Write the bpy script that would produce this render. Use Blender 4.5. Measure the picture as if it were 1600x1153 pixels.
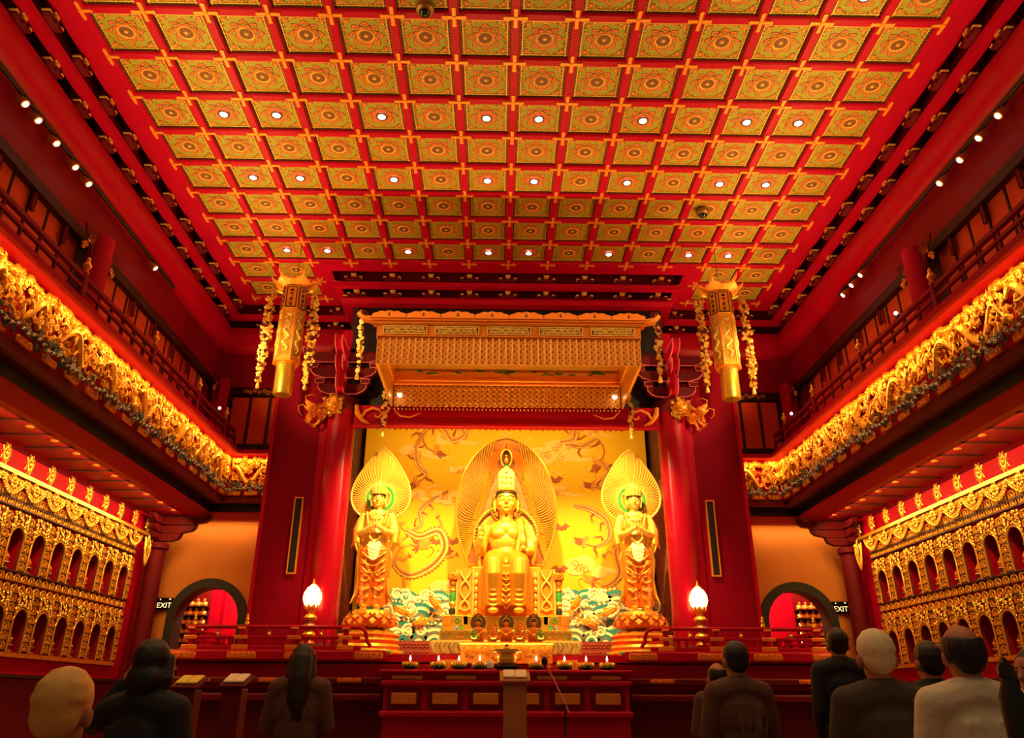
# Temple hall with coffered ceiling, gilded canopy and three altar statues.
import bpy, math, random
from math import pi, sin, cos, sqrt, atan2, radians
from mathutils import Matrix, Vector
rng = random.Random(7)
SC = bpy.context.scene
COL = SC.collection
for _o in list(bpy.data.objects): bpy.data.objects.remove(_o)

# ------------------------------------------------------------------ camera
S = 0.72                                   # one ceiling coffer, metres
CAMLOC = (-0.1516, 0.0, 1.15)
TILT, YAW, ROLL = 0.426286, 0.0177857, 0.0036115
cam_d = bpy.data.cameras.new('camera')
cam = bpy.data.objects.new('camera', cam_d); COL.objects.link(cam)
fw = Vector((sin(YAW)*cos(TILT), cos(YAW)*cos(TILT), sin(TILT)))
rt = fw.cross(Vector((0, 0, 1))).normalized(); up = rt.cross(fw)
r2 = rt*cos(ROLL)+up*sin(ROLL); u2 = -rt*sin(ROLL)+up*cos(ROLL)
mw = Matrix((r2, u2, -fw)).transposed().to_4x4(); mw.translation = Vector(CAMLOC)
cam.matrix_world = mw
cam_d.sensor_fit = 'HORIZONTAL'; cam_d.sensor_width = 36
cam_d.lens = 1231.1/1600*36; cam_d.shift_y = -45/1600; cam_d.clip_end = 200
SC.camera = cam
# ------------------------------------------------------------------ world, exposure
wd = bpy.data.worlds.new('world'); SC.world = wd; wd.use_nodes = True
wd.node_tree.nodes['Background'].inputs[0].default_value = (1.0, 0.62, 0.34, 1)
wd.node_tree.nodes['Background'].inputs[1].default_value = 0.12  # even warm ambient fill, added through the open rear of the hall
vs = SC.view_settings
vs.view_transform = 'Standard'; vs.look = 'None'; vs.gamma = 1; vs.use_curve_mapping = False
vs.exposure = 0.0
SC.cycles.use_denoising = True
SC.cycles.max_bounces = 6; SC.cycles.diffuse_bounces = 4; SC.cycles.glossy_bounces = 3
SC.cycles.sample_clamp_indirect = 6
SC.cycles.adaptive_threshold = 0.025
# ------------------------------------------------------------------ large lights of the hall (colours, watts)
WARM = (1.0, 0.66, 0.30); GOLDL = (1.0, 0.74, 0.18); WHITE = (1.0, 0.86, 0.66)
def light(name, kind, loc, energy, color=WARM, aim=None, size=0.1, sizey=None, spot=60, blend=0.5, spread=None):
    d = bpy.data.lights.new(name, kind); d.energy = energy; d.color = color
    o = bpy.data.objects.new(name, d); COL.objects.link(o); o.location = loc
    if kind == 'AREA':
        d.shape = 'RECTANGLE' if sizey else 'SQUARE'; d.size = size
        if sizey: d.size_y = sizey
        if spread: d.spread = radians(spread)
    else:
        d.shadow_soft_size = size
    if kind == 'SPOT':
        d.spot_size = radians(spot); d.spot_blend = blend
    if aim is not None:
        o.rotation_euler = (Vector(aim)-Vector(loc)).to_track_quat('-Z', 'Y').to_euler()
    return o
def strip_light(name, loc, length, energy, color, aimdir, width=0.05, along='Y', spread=None):
    """long strip lamp: local X along the run, shining along aimdir"""
    o = light(name, 'AREA', loc, energy, color, None, length, width, spread=spread)
    z = -Vector(aimdir).normalized(); x = Vector((0, 1, 0)) if along == 'Y' else Vector((1, 0, 0))
    y = z.cross(x).normalized(); x = y.cross(z)
    o.rotation_euler = Matrix((x, y, z)).transposed().to_euler()
    return o
LK = dict(cove=56, up=190, niche=110, altar=3900, ceil=32)
for sg in (-1, 1):
    strip_light('cove_tube_light', (sg*4.82, 9.0, 5.10), 10.0, LK['cove'], (1.0, .50, .10), (sg*.75, 0, -1), .04)
    strip_light('cove_tube_light', (sg*4.55, 13.80, 5.10), .9, LK['cove']*.1, (1.0, .55, .12), (0, .75, -1), .04, 'X')
    strip_light('gallery_uplight', (sg*4.90, 8.5, 5.70), 11.0, LK['up'], (1.0, .70, .18), (-sg*.60, 0, 1), .10, spread=125)
    strip_light('end_wall_fill', (sg*5.3, 14.52, 4.07), 1.6, 7, (1.0, .62, .22), (0, .35, -1), .05, 'X')  # added fill that brightens the ochre end wall, no fixture behind it
    strip_light('niche_wall_light', (sg*5.66, 10.5, 4.06), 7.0, LK['niche'], (1.0, .60, .16), (sg*.7, 0, -1), .05)
# ------------------------------------------------------------------ materials
MATS = {}
def mat(name, col, rough=.45, metal=0., var=.12, scale=9., bump=0., emit=None, estr=0., coat=0., spec=.5, col2=None, bscale=None):
    m = bpy.data.materials.new(name); m.use_nodes = True; MATS[name] = m
    nt = m.node_tree; b = nt.nodes['Principled BSDF']
    b.inputs['Roughness'].default_value = rough; b.inputs['Metallic'].default_value = metal
    b.inputs['Specular IOR Level'].default_value = spec
    if coat: b.inputs['Coat Weight'].default_value = coat; b.inputs['Coat Roughness'].default_value = .12
    tc = nt.nodes.new('ShaderNodeTexCoord'); nz = nt.nodes.new('ShaderNodeTexNoise')
    nz.inputs['Scale'].default_value = scale; nz.inputs['Detail'].default_value = 3
    nt.links.new(tc.outputs['Object'], nz.inputs['Vector'])
    mx = nt.nodes.new('ShaderNodeMix'); mx.data_type = 'RGBA'
    c2 = col2 or tuple(max(0, c*(1-var)) for c in col); c1 = col if col2 else tuple(min(1, c*(1+var)) for c in col)
    mx.inputs[6].default_value = (*c1, 1); mx.inputs[7].default_value = (*c2, 1)
    nt.links.new(nz.outputs[0], mx.inputs[0]); nt.links.new(mx.outputs[2], b.inputs['Base Color'])
    if bump:
        bp = nt.nodes.new('ShaderNodeBump'); bp.inputs['Strength'].default_value = bump; bp.inputs['Distance'].default_value = .02
        n2 = nt.nodes.new('ShaderNodeTexNoise'); n2.inputs['Scale'].default_value = bscale or scale*4
        nt.links.new(tc.outputs['Object'], n2.inputs['Vector'])
        nt.links.new(n2.outputs[0], bp.inputs['Height']); nt.links.new(bp.outputs[0], b.inputs['Normal'])
    if emit:
        b.inputs['Emission Color'].default_value = (*emit, 1); b.inputs['Emission Strength'].default_value = estr
    return m
mat('red', (.44, .0008, .024), .50, spec=.10, var=.06, scale=2)
mat('red_beam', (.45, .0008, .026), .42, spec=.13, var=.06, scale=2)
mat('red_lacquer', (.38, .0008, .018), .25, spec=.42, var=.06, scale=2)
mat('red_gloss', (.44, .0008, .022), .32, spec=.2, var=.06, scale=2)
mat('red_dark', (.13, .002, .008), .6, spec=.2, var=.1, scale=3)
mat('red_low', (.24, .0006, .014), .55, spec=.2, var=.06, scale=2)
mat('red_pier', (.22, .0006, .014), .7, spec=.06, var=.08, scale=3)
mat('red_black', (.035, .003, .004), .6)
mat('black', (.006, .005, .005), .5)
mat('black_gloss', (.008, .006, .006), .2)
mat('charcoal', (.018, .015, .012), .6, var=.3, bump=.2)
mat('ochre_wall', (.74, .23, .03), .8, var=.05, scale=1.5)
mat('orange_panel', (.72, .075, .009), .7, var=.12, scale=2)
mat('gold', (.95, .52, .07), .30, .75, var=.12, scale=14)
mat('gold_deep', (.80, .30, .03), .38, .55, var=.25, scale=12)
mat('gold_relief', (.92, .40, .045), .36, .5, var=.35, scale=8)
mat('gold_orange', (.90, .27, .02), .45, .3, var=.1)
mat('gold_pale', (1.0, .66, .15), .35, .5, var=.1)
mat('gold_bright', (1.0, .50, .08), .5, .0, var=.05)
mat('canopy_gold', (.82, .36, .05), .45, .2, var=.15, scale=20)
mat('gold_skin', (1.0, .55, .06), .36, .6, var=.04, scale=4)
mat('gold_robe', (.95, .38, .03), .36, .6, var=.1, scale=6)
mat('robe_orange', (.85, .22, .02), .40, .35, var=.2, scale=6)
mat('robe_white', (.95, .80, .55), .5, var=.05)
mat('tile_olive', (.54, .45, .03), .6, .1, var=.5, scale=70, col2=(.15, .12, .012))
mat('tile_orange', (.74, .13, .012), .55, var=.15, scale=30)
mat('tile_brown', (.40, .10, .02), .6)
mat('tile_dark', (.10, .035, .012), .6)
mat('tile_gold', (.80, .46, .07), .45, .3, var=.2, scale=30)
mat('canopy_brown', (.34, .085, .008), .5, .2, var=.2)
mat('niche_red', (.20, .012, .008), .5)
mat('green', (.05, .30, .06), .5, var=.3, scale=10)
mat('green_dark', (.015, .05, .018), .45, var=.3)
mat('leaf_yellow', (.75, .62, .04), .5, var=.2, scale=10)
mat('teal', (.02, .22, .30), .45, var=.3, scale=10)
mat('slate', (.16, .17, .17), .5, var=.35, scale=12)
mat('wave_grey', (.42, .38, .30), .5, var=.2)
mat('wave_slate', (.06, .07, .085), .5, var=.4, scale=12)
mat('cream', (.90, .80, .55), .55, var=.08)
mat('silk', (.95, .52, .012), .75, var=.10, scale=1.5)
mat('mural_brown', (.42, .075, .015), .6, var=.4, scale=20)
mat('mural_orange', (.80, .26, .03), .6, var=.3, scale=16)
mat('mural_cloud', (.95, .62, .22), .7, var=.1, scale=10)
mat('purple_dark', (.07, .012, .022), .6)
mat('bead', (.32, .06, .05), .4, .2)
mat('skin', (.48, .19, .085), .55, var=.06)
mat('hair_black', (.008, .006, .006), .42, var=.3, scale=40, bump=.3)
mat('hair_grey', (.88, .78, .50), .7, var=.12, scale=40, bump=.12)
mat('hair_blond', (.95, .52, .13), .6, var=.15, scale=14, bump=.08)
mat('cloth_black', (.010, .009, .009), .8, var=.2, bump=.2)
mat('cloth_grey', (.06, .045, .035), .85, var=.15, bump=.2)
mat('cloth_white', (.78, .70, .50), .8, var=.05, bump=.15)
mat('cloth_brown', (.12, .05, .03), .85, var=.15, bump=.2)
mat('wood', (.42, .16, .04), .5, var=.2)
mat('stone_floor', (.20, .07, .04), .35, var=.15)
mat('white_paint', (.85, .78, .62), .5)
mat('blue_grey', (.20, .22, .40), .5)
mat('pink', (.85, .15, .22), .5)
mat('fruit_orange', (.90, .25, .02), .4, var=.1)
mat('fruit_green', (.35, .50, .04), .4, var=.1)
mat('bronze', (.30, .14, .05), .4, .6, var=.3)
mat('lamp_white', (1, .95, .85), .5, emit=(1.0, .93, .80), estr=14)
mat('lamp_spot', (1, .95, .85), .5, emit=(1.0, .93, .84), estr=10)
mat('lamp_warm', (1, .8, .4), .5, emit=(1.0, .62, .20), estr=9)
mat('lamp_small', (1, .8, .5), .5, emit=(1.0, .66, .30), estr=9)
mat('flame', (1, .7, .3), .5, emit=(1.0, .60, .22), estr=8)
mat('sign_letters', (1, .8, .4), .5, emit=(1.0, .75, .35), estr=1.2)
mat('glass_red', (.5, .01, .01), .2)
def M(*n): return [MATS[k] for k in n]

# ------------------------------------------------------------------ mesh builder
class MB:
    def __init__(s): s.v = []; s.f = []; s.m = []; s.T = None
    def add(s, vs_, fs, mat=0):
        b = len(s.v)
        if s.T is not None: vs_ = [tuple(s.T @ Vector(p)) for p in vs_]
        s.v.extend(vs_); s.f.extend([tuple(i+b for i in f) for f in fs]); s.m.extend([mat]*len(fs))
    def box(s, x0, x1, y0, y1, z0, z1, mat=0):
        s.add([(x, y, z) for x in (x0, x1) for y in (y0, y1) for z in (z0, z1)],
              [(0, 1, 3, 2), (4, 6, 7, 5), (0, 4, 5, 1), (2, 3, 7, 6), (0, 2, 6, 4), (1, 5, 7, 3)], mat)
    def cb(s, cx, cy, cz, sx, sy, sz, mat=0, c=0.):
        hx, hy, hz = sx/2, sy/2, sz/2
        if c <= 0: return s.box(cx-hx, cx+hx, cy-hy, cy+hy, cz-hz, cz+hz, mat)
        V = []; idx = {}
        for a in (-1, 1):
            for b in (-1, 1):
                for d in (-1, 1):
                    for k in range(3):
                        idx[a, b, d, k] = len(V)
                        V.append((cx+a*(hx-(c if k != 0 else 0)), cy+b*(hy-(c if k != 1 else 0)), cz+d*(hz-(c if k != 2 else 0))))
        F = []
        for d in (-1, 1):
            F.append([idx[d, p, q, 0] for p, q in ((-1, -1), (1, -1), (1, 1), (-1, 1))])
            F.append([idx[p, d, q, 1] for p, q in ((-1, -1), (1, -1), (1, 1), (-1, 1))])
            F.append([idx[p, q, d, 2] for p, q in ((-1, -1), (1, -1), (1, 1), (-1, 1))])
            for e in (-1, 1):
                F.append([idx[d, e, -1, 0], idx[d, e, 1, 0], idx[d, e, 1, 1], idx[d, e, -1, 1]])
                F.append([idx[d, -1, e, 0], idx[d, 1, e, 0], idx[d, 1, e, 2], idx[d, -1, e, 2]])
                F.append([idx[-1, d, e, 1], idx[1, d, e, 1], idx[1, d, e, 2], idx[-1, d, e, 2]])
                for g in (-1, 1): F.append([idx[d, e, g, 0], idx[d, e, g, 1], idx[d, e, g, 2]])
        ctr = Vector((cx, cy, cz)); out = []
        for f in F:
            p = [Vector(V[i]) for i in f]; n = (p[1]-p[0]).cross(p[2]-p[0])
            out.append(tuple(f) if n.dot(p[0]+p[2]-2*ctr) > 0 else tuple(reversed(f)))
        s.add(V, out, mat)
    def tube(s, path, r, n=6, mat=0, cap=True, closed=False, flat=None):
        P = [Vector(p) for p in path]; L = len(P)
        R = r if isinstance(r, (list, tuple)) else [r]*L
        V = []; F = []; prev = None
        for i in range(L):
            if closed: t = P[(i+1) % L]-P[i-1]
            else: t = P[min(i+1, L-1)]-P[max(i-1, 0)]
            if t.length < 1e-9: t = Vector((0, 0, 1))
            t.normalize()
            if prev is None:
                a = Vector((0, 1, 0)) if abs(t.y) < .9 else Vector((1, 0, 0))
                u = (a-t*a.dot(t)).normalized()
            else:
                u = prev-t*prev.dot(t)
                u = u.normalized() if u.length > 1e-6 else t.orthogonal().normalized()
            prev = u; w = t.cross(u)
            for k in range(n):
                an = 2*pi*k/n
                d = u*cos(an)+w*sin(an)
                if flat: d = Vector((d.x*flat[0], d.y*flat[1], d.z*flat[2]))
                V.append(tuple(P[i]+d*R[i]))
        for i in range(L if closed else L-1):
            j = (i+1) % L
            for k in range(n):
                F.append((i*n+k, i*n+(k+1) % n, j*n+(k+1) % n, j*n+k))
        if cap and not closed:
            F.append(tuple(range(n-1, -1, -1))); F.append(tuple(range((L-1)*n, L*n)))
        s.add(V, F, mat)
    def rt(s, path, r, n=10, mat=0):
        s.tube(path, r, n, mat)
        R = r if isinstance(r, (list, tuple)) else [r]*len(path)
        for i in (0, -1): s.ell(tuple(path[i]), R[i]*1.0, n, 8, mat)
    def lathe(s, prof, n=16, mat=0, c=(0, 0, 0), sx=1., sy=1., lobes=0, lob=0.):
        V = []; F = []
        for r, z in prof:
            for k in range(n):
                a = 2*pi*k/n; q = r*(1+lob*cos(lobes*a)) if lobes else r
                V.append((c[0]+q*cos(a)*sx, c[1]+q*sin(a)*sy, c[2]+z))
        L = len(prof)
        for i in range(L-1):
            for k in range(n): F.append((i*n+k, i*n+(k+1) % n, (i+1)*n+(k+1) % n, (i+1)*n+k))
        F.append(tuple(range(n-1, -1, -1))); F.append(tuple(range((L-1)*n, L*n)))
        s.add(V, F, mat)
    def ell(s, c, r, nu=12, nv=8, mat=0):
        if not isinstance(r, (tuple, list)): r = (r, r, r)
        V = [(c[0], c[1], c[2]-r[2])]; F = []
        for i in range(1, nv):
            b = -pi/2+pi*i/nv
            for k in range(nu):
                a = 2*pi*k/nu; V.append((c[0]+r[0]*cos(b)*cos(a), c[1]+r[1]*cos(b)*sin(a), c[2]+r[2]*sin(b)))
        V.append((c[0], c[1], c[2]+r[2])); t = len(V)-1
        for k in range(nu):
            k2 = (k+1) % nu
            F.append((0, 1+k2, 1+k)); F.append((t, t-nu+k, t-nu+k2))
            for i in range(nv-2): F.append((1+i*nu+k, 1+i*nu+k2, 1+(i+1)*nu+k2, 1+(i+1)*nu+k))
        s.add(V, F, mat)
    def prism(s, poly, a, b, axis='y', mat=0):
        """extrude 2-d outline: axis y -> (x,z), axis x -> (y,z), axis z -> (x,y)"""
        n = len(poly)
        def P(p, t): return (p[0], t, p[1]) if axis == 'y' else ((t, p[0], p[1]) if axis == 'x' else (p[0], p[1], t))
        V = [P(p, a) for p in poly]+[P(p, b) for p in poly]
        F = [tuple(range(n-1, -1, -1)), tuple(range(n, 2*n))]+[(i, (i+1) % n, n+(i+1) % n, n+i) for i in range(n)]
        s.add(V, F, mat)
    def band(s, outer, inner, a, b, axis='y', mat=0, closed=False):
        """strip between two matching outlines, extruded"""
        n = len(outer)
        def P(p, t): return (p[0], t, p[1]) if axis == 'y' else ((t, p[0], p[1]) if axis == 'x' else (p[0], p[1], t))
        V = [P(p, a) for p in outer]+[P(p, a) for p in inner]+[P(p, b) for p in outer]+[P(p, b) for p in inner]
        F = []
        for i in range(n if closed else n-1):
            j = (i+1) % n
            F += [(i, j, n+j, n+i), (2*n+i, 3*n+i, 3*n+j, 2*n+j), (i, 2*n+i, 2*n+j, j), (n+i, n+j, 3*n+j, 3*n+i)]
        if not closed: F += [(0, n, 3*n, 2*n), (n-1, 3*n-1, 4*n-1, 2*n-1)]
        s.add(V, F, mat)
    def torus(s, c, R, r, n=20, m=6, axis='z', mat=0, sx=1., sy=1.):
        pth = []
        for k in range(n):
            a = 2*pi*k/n; p, q = R*cos(a)*sx, R*sin(a)*sy
            pth.append((c[0]+p, c[1]+q, c[2]) if axis == 'z' else ((c[0]+p, c[1], c[2]+q) if axis == 'y' else (c[0], c[1]+p, c[2]+q)))
        s.tube(pth, r, m, mat, closed=True)
    def mesh(s, name, mats, smooth=True, ang=38):
        me = bpy.data.meshes.new(name); me.from_pydata(s.v, [], s.f)
        for m_ in mats: me.materials.append(m_)
        if len(mats) > 1: me.polygons.foreach_set('material_index', s.m)
        me.update()
        if smooth:
            me.polygons.foreach_set('use_smooth', [True]*len(me.polygons))
            try: me.set_sharp_from_angle(angle=radians(ang))
            except Exception: pass
        return me
    def build(s, name, mats, parent=None, loc=(0, 0, 0), rot=(0, 0, 0), smooth=True, **kw):
        return inst(name, s.mesh(name, mats, smooth), parent, loc, rot, **kw)
WM = {}
def register(o, parent):
    COL.objects.link(o)
    basis = o.matrix_basis.copy(); WM[o.name] = basis
    if parent is not None:
        o.parent = parent; o.matrix_parent_inverse = WM[parent.name].inverted()
def tag(o, label=None, cat=None, group=None, kind=None):
    if label: o['label'] = label
    if cat: o['category'] = cat
    if group: o['group'] = group
    if kind: o['kind'] = kind
    return o
def inst(name, me, parent=None, loc=(0, 0, 0), rot=(0, 0, 0), scale=(1, 1, 1), label=None, cat=None, group=None, kind=None):
    o = bpy.data.objects.new(name, me)
    o.location = loc; o.rotation_euler = rot; o.scale = scale
    register(o, parent)
    return tag(o, label, cat, group, kind)
def thing(name, loc, label, cat, group=None, kind=None):
    return inst(name, None, None, loc, label=label, cat=cat, group=group, kind=kind)
def remesh(o, vox, smooth=3, fac=.5):
    m = o.modifiers.new('skin', 'REMESH'); m.mode = 'VOXEL'; m.voxel_size = vox; m.use_smooth_shade = True
    if smooth:
        m2 = o.modifiers.new('soft', 'SMOOTH'); m2.factor = fac; m2.iterations = smooth
    return o
ORD = ['first', 'second', 'third', 'fourth', 'fifth', 'sixth', 'seventh', 'eighth', 'ninth', 'tenth', 'eleventh', 'twelfth', 'thirteenth', 'fourteenth', 'fifteenth', 'sixteenth']
SIDE = {-1: 'left', 1: 'right'}
def spiral(cx, cz, r, turns=1.6, a0=0., d=1, n=16, y=0., grow=1.):
    """flat scroll in the x-z plane, from the rim inwards"""
    out = []
    for i in range(n):
        t = i/(n-1); q = r*(1-t)**grow*.94+r*.06; a = a0+d*turns*2*pi*t
        out.append((cx+q*cos(a), y, cz+q*sin(a)))
    return out
# ------------------------------------------------------------------ floor and ceiling
ZF = 0.10; ZC = 8.388; Y0 = 9.47857*S; XE = 7*S
def RY(j): return Y0+j*S
b = MB(); b.box(-9, 9, -3, 19, ZF-.2, ZF); b.build('floor', M('stone_floor'), kind='structure')
ceil = inst('ceiling', None, kind='structure')
b = MB()
b.box(-XE-.05, XE+.05, -3, RY(8)+.05, ZC+.10, ZC+.16)
for sg in (-1, 1): b.box(min(sg*5*S, sg*(XE+.05)), max(sg*5*S, sg*(XE+.05)), RY(8), RY(10)+.05, ZC+.10, ZC+.16)
b.build('ceiling_board', M('red_dark'), ceil, smooth=False)
J0 = -3
def coffer_meshes():
    b = MB(); h = .325
    b.box(-h, h, -h, h, .030, .045, 0)                                       # painted board
    for k in range(4):                                                      # dark and gilt edge mouldings
        b.T = Matrix.Rotation(k*pi/2, 4, 'Z')
        b.box(-h, h, h-.030, h, .010, .045, 2)
        b.box(-h+.03, h-.03, h-.062, h-.052, .018, .04, 3)
        for q in range(13):
            x = -h+.035+q*(2*h-.07)/12; b.box(x-.009, x+.009, h-.024, h-.008, .004, .04, 3); b.box(x-.012, x+.004, h-.046, h-.034, .020, .04, 2)
        for cx, cy, r in ((.215, .215, .030),):                             # corner blossoms
            for p in range(5):
                a = p*2*pi/5; b.add([(cx, cy, .024), (cx+r*cos(a-.5), cy+r*sin(a-.5), .022), (cx+r*1.5*cos(a), cy+r*1.5*sin(a), .022), (cx+r*cos(a+.5), cy+r*sin(a+.5), .022)], [(0, 1, 2, 3)], 1)
            b.add([(cx+.011*cos(t*pi/3), cy+.011*sin(t*pi/3), .018) for t in range(6)], [tuple(range(6))], 3)
        for t in range(3):                                                  # leaf sprays along each side
            x = -.09+.09*t; b.add([(x, .225, .024), (x-.030, .243, .024), (x, .262, .024), (x+.030, .243, .024)], [(0, 1, 2, 3)], 1)
    b.T = None
    def star(r0, r1, n, z, m, off=0.):
        V = [(0, 0, z)]
        for i in range(n):
            a = off+2*pi*i/n; w = pi/n
            V += [(r0*cos(a-w), r0*sin(a-w), z), (r1*.86*cos(a-w*.55), r1*.86*sin(a-w*.55), z), (r1*cos(a), r1*sin(a), z), (r1*.86*cos(a+w*.55), r1*.86*sin(a+w*.55), z)]
        k = len(V)-1
        b.add(V, [(0, 1+i, 1+(i+1) % k) for i in range(k)], m)
    star(.158, .222, 8, .0275, 2); star(.150, .212, 8, .0255, 1); star(.126, .172, 8, .0235, 2); star(.121, .165, 8, .0215, 0)
    star(.120, .160, 8, .0195, 2, pi/8); star(.113, .150, 8, .0175, 1, pi/8)
    rnd = random.Random(4)
    for k in range(4):
        b.T = Matrix.Rotation(k*pi/2, 4, 'Z')
        for cx, cy, r in ((.16, .235, .020), (.235, .16, .020), (.245, .10, .016), (.10, .245, .016), (.185, .185, .016), (.262, .262, .020), (.0, .248, .018)):
            for q in range(3):
                a = rnd.random()*6.28; b.add([(cx, cy, .022), (cx+r*cos(a-.5), cy+r*sin(a-.5), .022), (cx+r*1.7*cos(a), cy+r*1.7*sin(a), .022), (cx+r*cos(a+.5), cy+r*sin(a+.5), .022)], [(0, 1, 2, 3)], (1, 3, 2)[q])
    b.T = None
    me = b.mesh('coffer_tile', M('tile_olive', 'tile_orange', 'tile_dark', 'tile_gold'), smooth=False)
    b = MB()
    b.lathe([(.104, .022), (.104, .010), (.098, .006), (.088, .010), (.088, .016)], 20, 0)
    b.lathe([(.087, .018), (.087, .013)], 20, 1)
    for i in range(12):
        a = 2*pi*i/12; b.add([(.026*cos(a), .026*sin(a), .011)]+[(q*cos(a+w), q*sin(a+w), .011) for q, w in ((.055, -.20), (.078, -.12), (.078, .12), (.055, .20))], [(0, 1, 2, 3, 4)], 2)
    b.lathe([(.020, .014), (.020, .006), (.010, .002)], 10, 0)
    me2 = b.mesh('medallion', M('tile_gold', 'tile_brown', 'tile_dark'), smooth=False)
    return me, me2
TILE, MEDAL = coffer_meshes()
LAMPCOL = (-5.5, -4.5, -2.5, -.5, .5, 2.5, 4.5, 5.5)
LAMPROW = (-.5, 2.5, 4.5, 7.5)
for j in range(J0, 10):
    for i in range(-7, 7):
        if j >= 8 and -5 <= i < 5: continue
        t = inst('coffer_tile', TILE, ceil, ((i+.5)*S, RY(j+.5), ZC+.03))
        if not (i+.5 in LAMPCOL and j+.5 in LAMPROW): inst('medallion', MEDAL, t, ((i+.5)*S, RY(j+.5), ZC+.03))
# lattice beams
for i in range(-7, 8):
    b = MB(); y1 = RY(10) if abs(i) >= 5 else RY(8)
    b.prism([(i*S-.045, ZC), (i*S+.045, ZC), (i*S+.06, ZC+.02), (i*S+.06, ZC+.10), (i*S-.06, ZC+.10), (i*S-.06, ZC+.02)], RY(J0)-.05, y1+.05, 'y')
    b.build('lattice_beam', M('red_beam'), ceil, smooth=False)
for j in range(J0, 11):
    segs = [(-XE, XE)] if j <= 8 else [(-XE, -5*S), (5*S, XE)]
    for x0, x1 in segs:
        b = MB(); y = RY(j)
        b.prism([(y-.045, ZC+.002), (y+.045, ZC+.002), (y+.06, ZC+.02), (y+.06, ZC+.10), (y-.06, ZC+.10), (y-.06, ZC+.02)], x0-.05, x1+.05, 'x')
        b.build('lattice_beam', M('red_beam'), ceil, smooth=False)
def cross_mesh():
    b = MB(); w, l = .021, .145
    P = [(w, w), (w, l-.03), (w*1.35, l-.015), (0, l), (-w*1.35, l-.015), (-w, l-.03), (-w, w)]
    out = []
    for k in range(4):
        a = k*pi/2
        out += [(x*cos(a)-y*sin(a), x*sin(a)+y*cos(a)) for x, y in P[:-1]]
    b.prism(out, -.016, .004, 'z'); b.cb(0, 0, -.016, .05, .05, .02, 0, .008)
    return b.mesh('cross_ornament', M('gold_orange'), smooth=False)
CROSS = cross_mesh()
def tee_mesh():
    b = MB(); w, l = .021, .145
    b.prism([(-w, -l+.03), (0, -l), (w, -l+.03), (w, -w), (l-.03, -w), (l, 0), (l-.03, w), (w, w), (w, l-.03), (0, l), (-w, l-.03)], -.016, .004, 'z'); b.cb(0, 0, -.016, .05, .05, .02, 0, .008)
    return b.mesh('cross_ornament', M('gold_orange'), smooth=False)
TEE = tee_mesh()
for j in range(J0, 11):
    for i in range(-7, 8):
        if j > 8 and abs(i) < 5: continue
        inst('cross_ornament', TEE if abs(i) == 7 else CROSS, ceil, (i*S, RY(j), ZC), (0, 0, pi if i == 7 else 0))
# recessed ceiling downlights
b = MB(); b.lathe([(.080, .0), (.080, -.008), (.056, -.010), (.050, .01)], 18, 0); LRIM = b.mesh('trim_ring', M('tile_dark'))
b = MB(); b.lathe([(.050, .012), (.050, -.006), (.030, -.012)], 16, 0); LLENS = b.mesh('lens', M('lamp_white'))
ROWN = {-.5: 'row nearest the viewer', 2.5: 'second row of lamps from the viewer', 4.5: 'third row of lamps from the viewer', 7.5: 'row of lamps nearest the altar'}
for r in LAMPROW+(-4.5, -7.5):
    for k, c in enumerate(LAMPCOL):
        p = (c*S, RY(r), ZC+.03)
        if r > -3:
            t = thing('ceiling_downlight', p, 'round white ceiling downlight, %s from left in the %s' % (ORD[k], ROWN[r]), 'downlight', 'recessed ceiling downlights')
            inst('trim_ring', LRIM, t, p); inst('lens', LLENS, t, p)
        light('downlight_beam', 'SPOT', (p[0], p[1], ZC+.012), LK['ceil'], WARM, (p[0], p[1], 0), .03, spot=110, blend=.8)
for (x, y), lb in (((RY(0)*0-1.05, RY(-.15)), 'dark dome camera on the ceiling near the top edge'), ((4.5*S*.97, RY(5.5)), 'dark dome camera set in a coffer right of centre')):
    t = thing('dome_camera', (x, y, ZC+.02), lb, 'camera')
    b = MB(); b.lathe([(.105, 0), (.105, -.05), (.085, -.075), (.07, -.08)], 18); b.build('housing', M('bronze'), t, (x, y, ZC+.02))
    b = MB(); b.ell((0, 0, -.08), (.07, .07, .05), 14, 8); b.build('dome', M('black_gloss'), t, (x, y, ZC+.02))

# ------------------------------------------------------------------ stepped cornice around the ceiling
def run_prism(name, prof, sg_or_axis, a, bb, m, parent=None, kind=None, smooth=False):
    """profile in (D,z), D = distance beyond the coffers; sg -1/1 = side runs, 'b'=back runs, 'c'=centre bay front"""
    b = MB()
    if sg_or_axis in (-1, 1): b.prism([(sg_or_axis*(XE+d), z) for d, z in prof], a, bb, 'y')
    elif sg_or_axis == 'b': b.prism([(RY(10)+d, z) for d, z in prof], a, bb, 'x')
    elif sg_or_axis == 'c': b.prism([(RY(8)+d, z) for d, z in prof], a, bb, 'x')
    else:                                                       # ('r',sg): returns of the centre bay
        sg = sg_or_axis[1]; b.prism([(sg*(5*S-d), z) for d, z in prof], a, bb, 'y')
    return b.build(name, M(m), parent, kind=kind, smooth=smooth)
YB = RY(10)                                   # 14.03: far edge of side coffers
P_SOF = [(.03, ZC-.005), (.31, ZC-.005), (.31, ZC+.55), (.26, ZC+.55), (.26, ZC+.12), (.03, ZC+.12)]
P_B1 = [(.35, 8.19), (.37, 8.11), (.50, 8.11), (.50, 8.195), (.355, 8.195)]
P_B2 = [(.52, 7.96), (.80, 7.96), (.80, 7.44), (.66, 7.44), (.56, 7.50), (.50, 7.62), (.485, 7.78), (.495, 7.90)]
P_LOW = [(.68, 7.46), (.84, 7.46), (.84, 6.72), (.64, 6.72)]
P_BACK = [(.455, 8.15), (.495, 8.15), (.495, ZC+.55), (.455, ZC+.55)]
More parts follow.
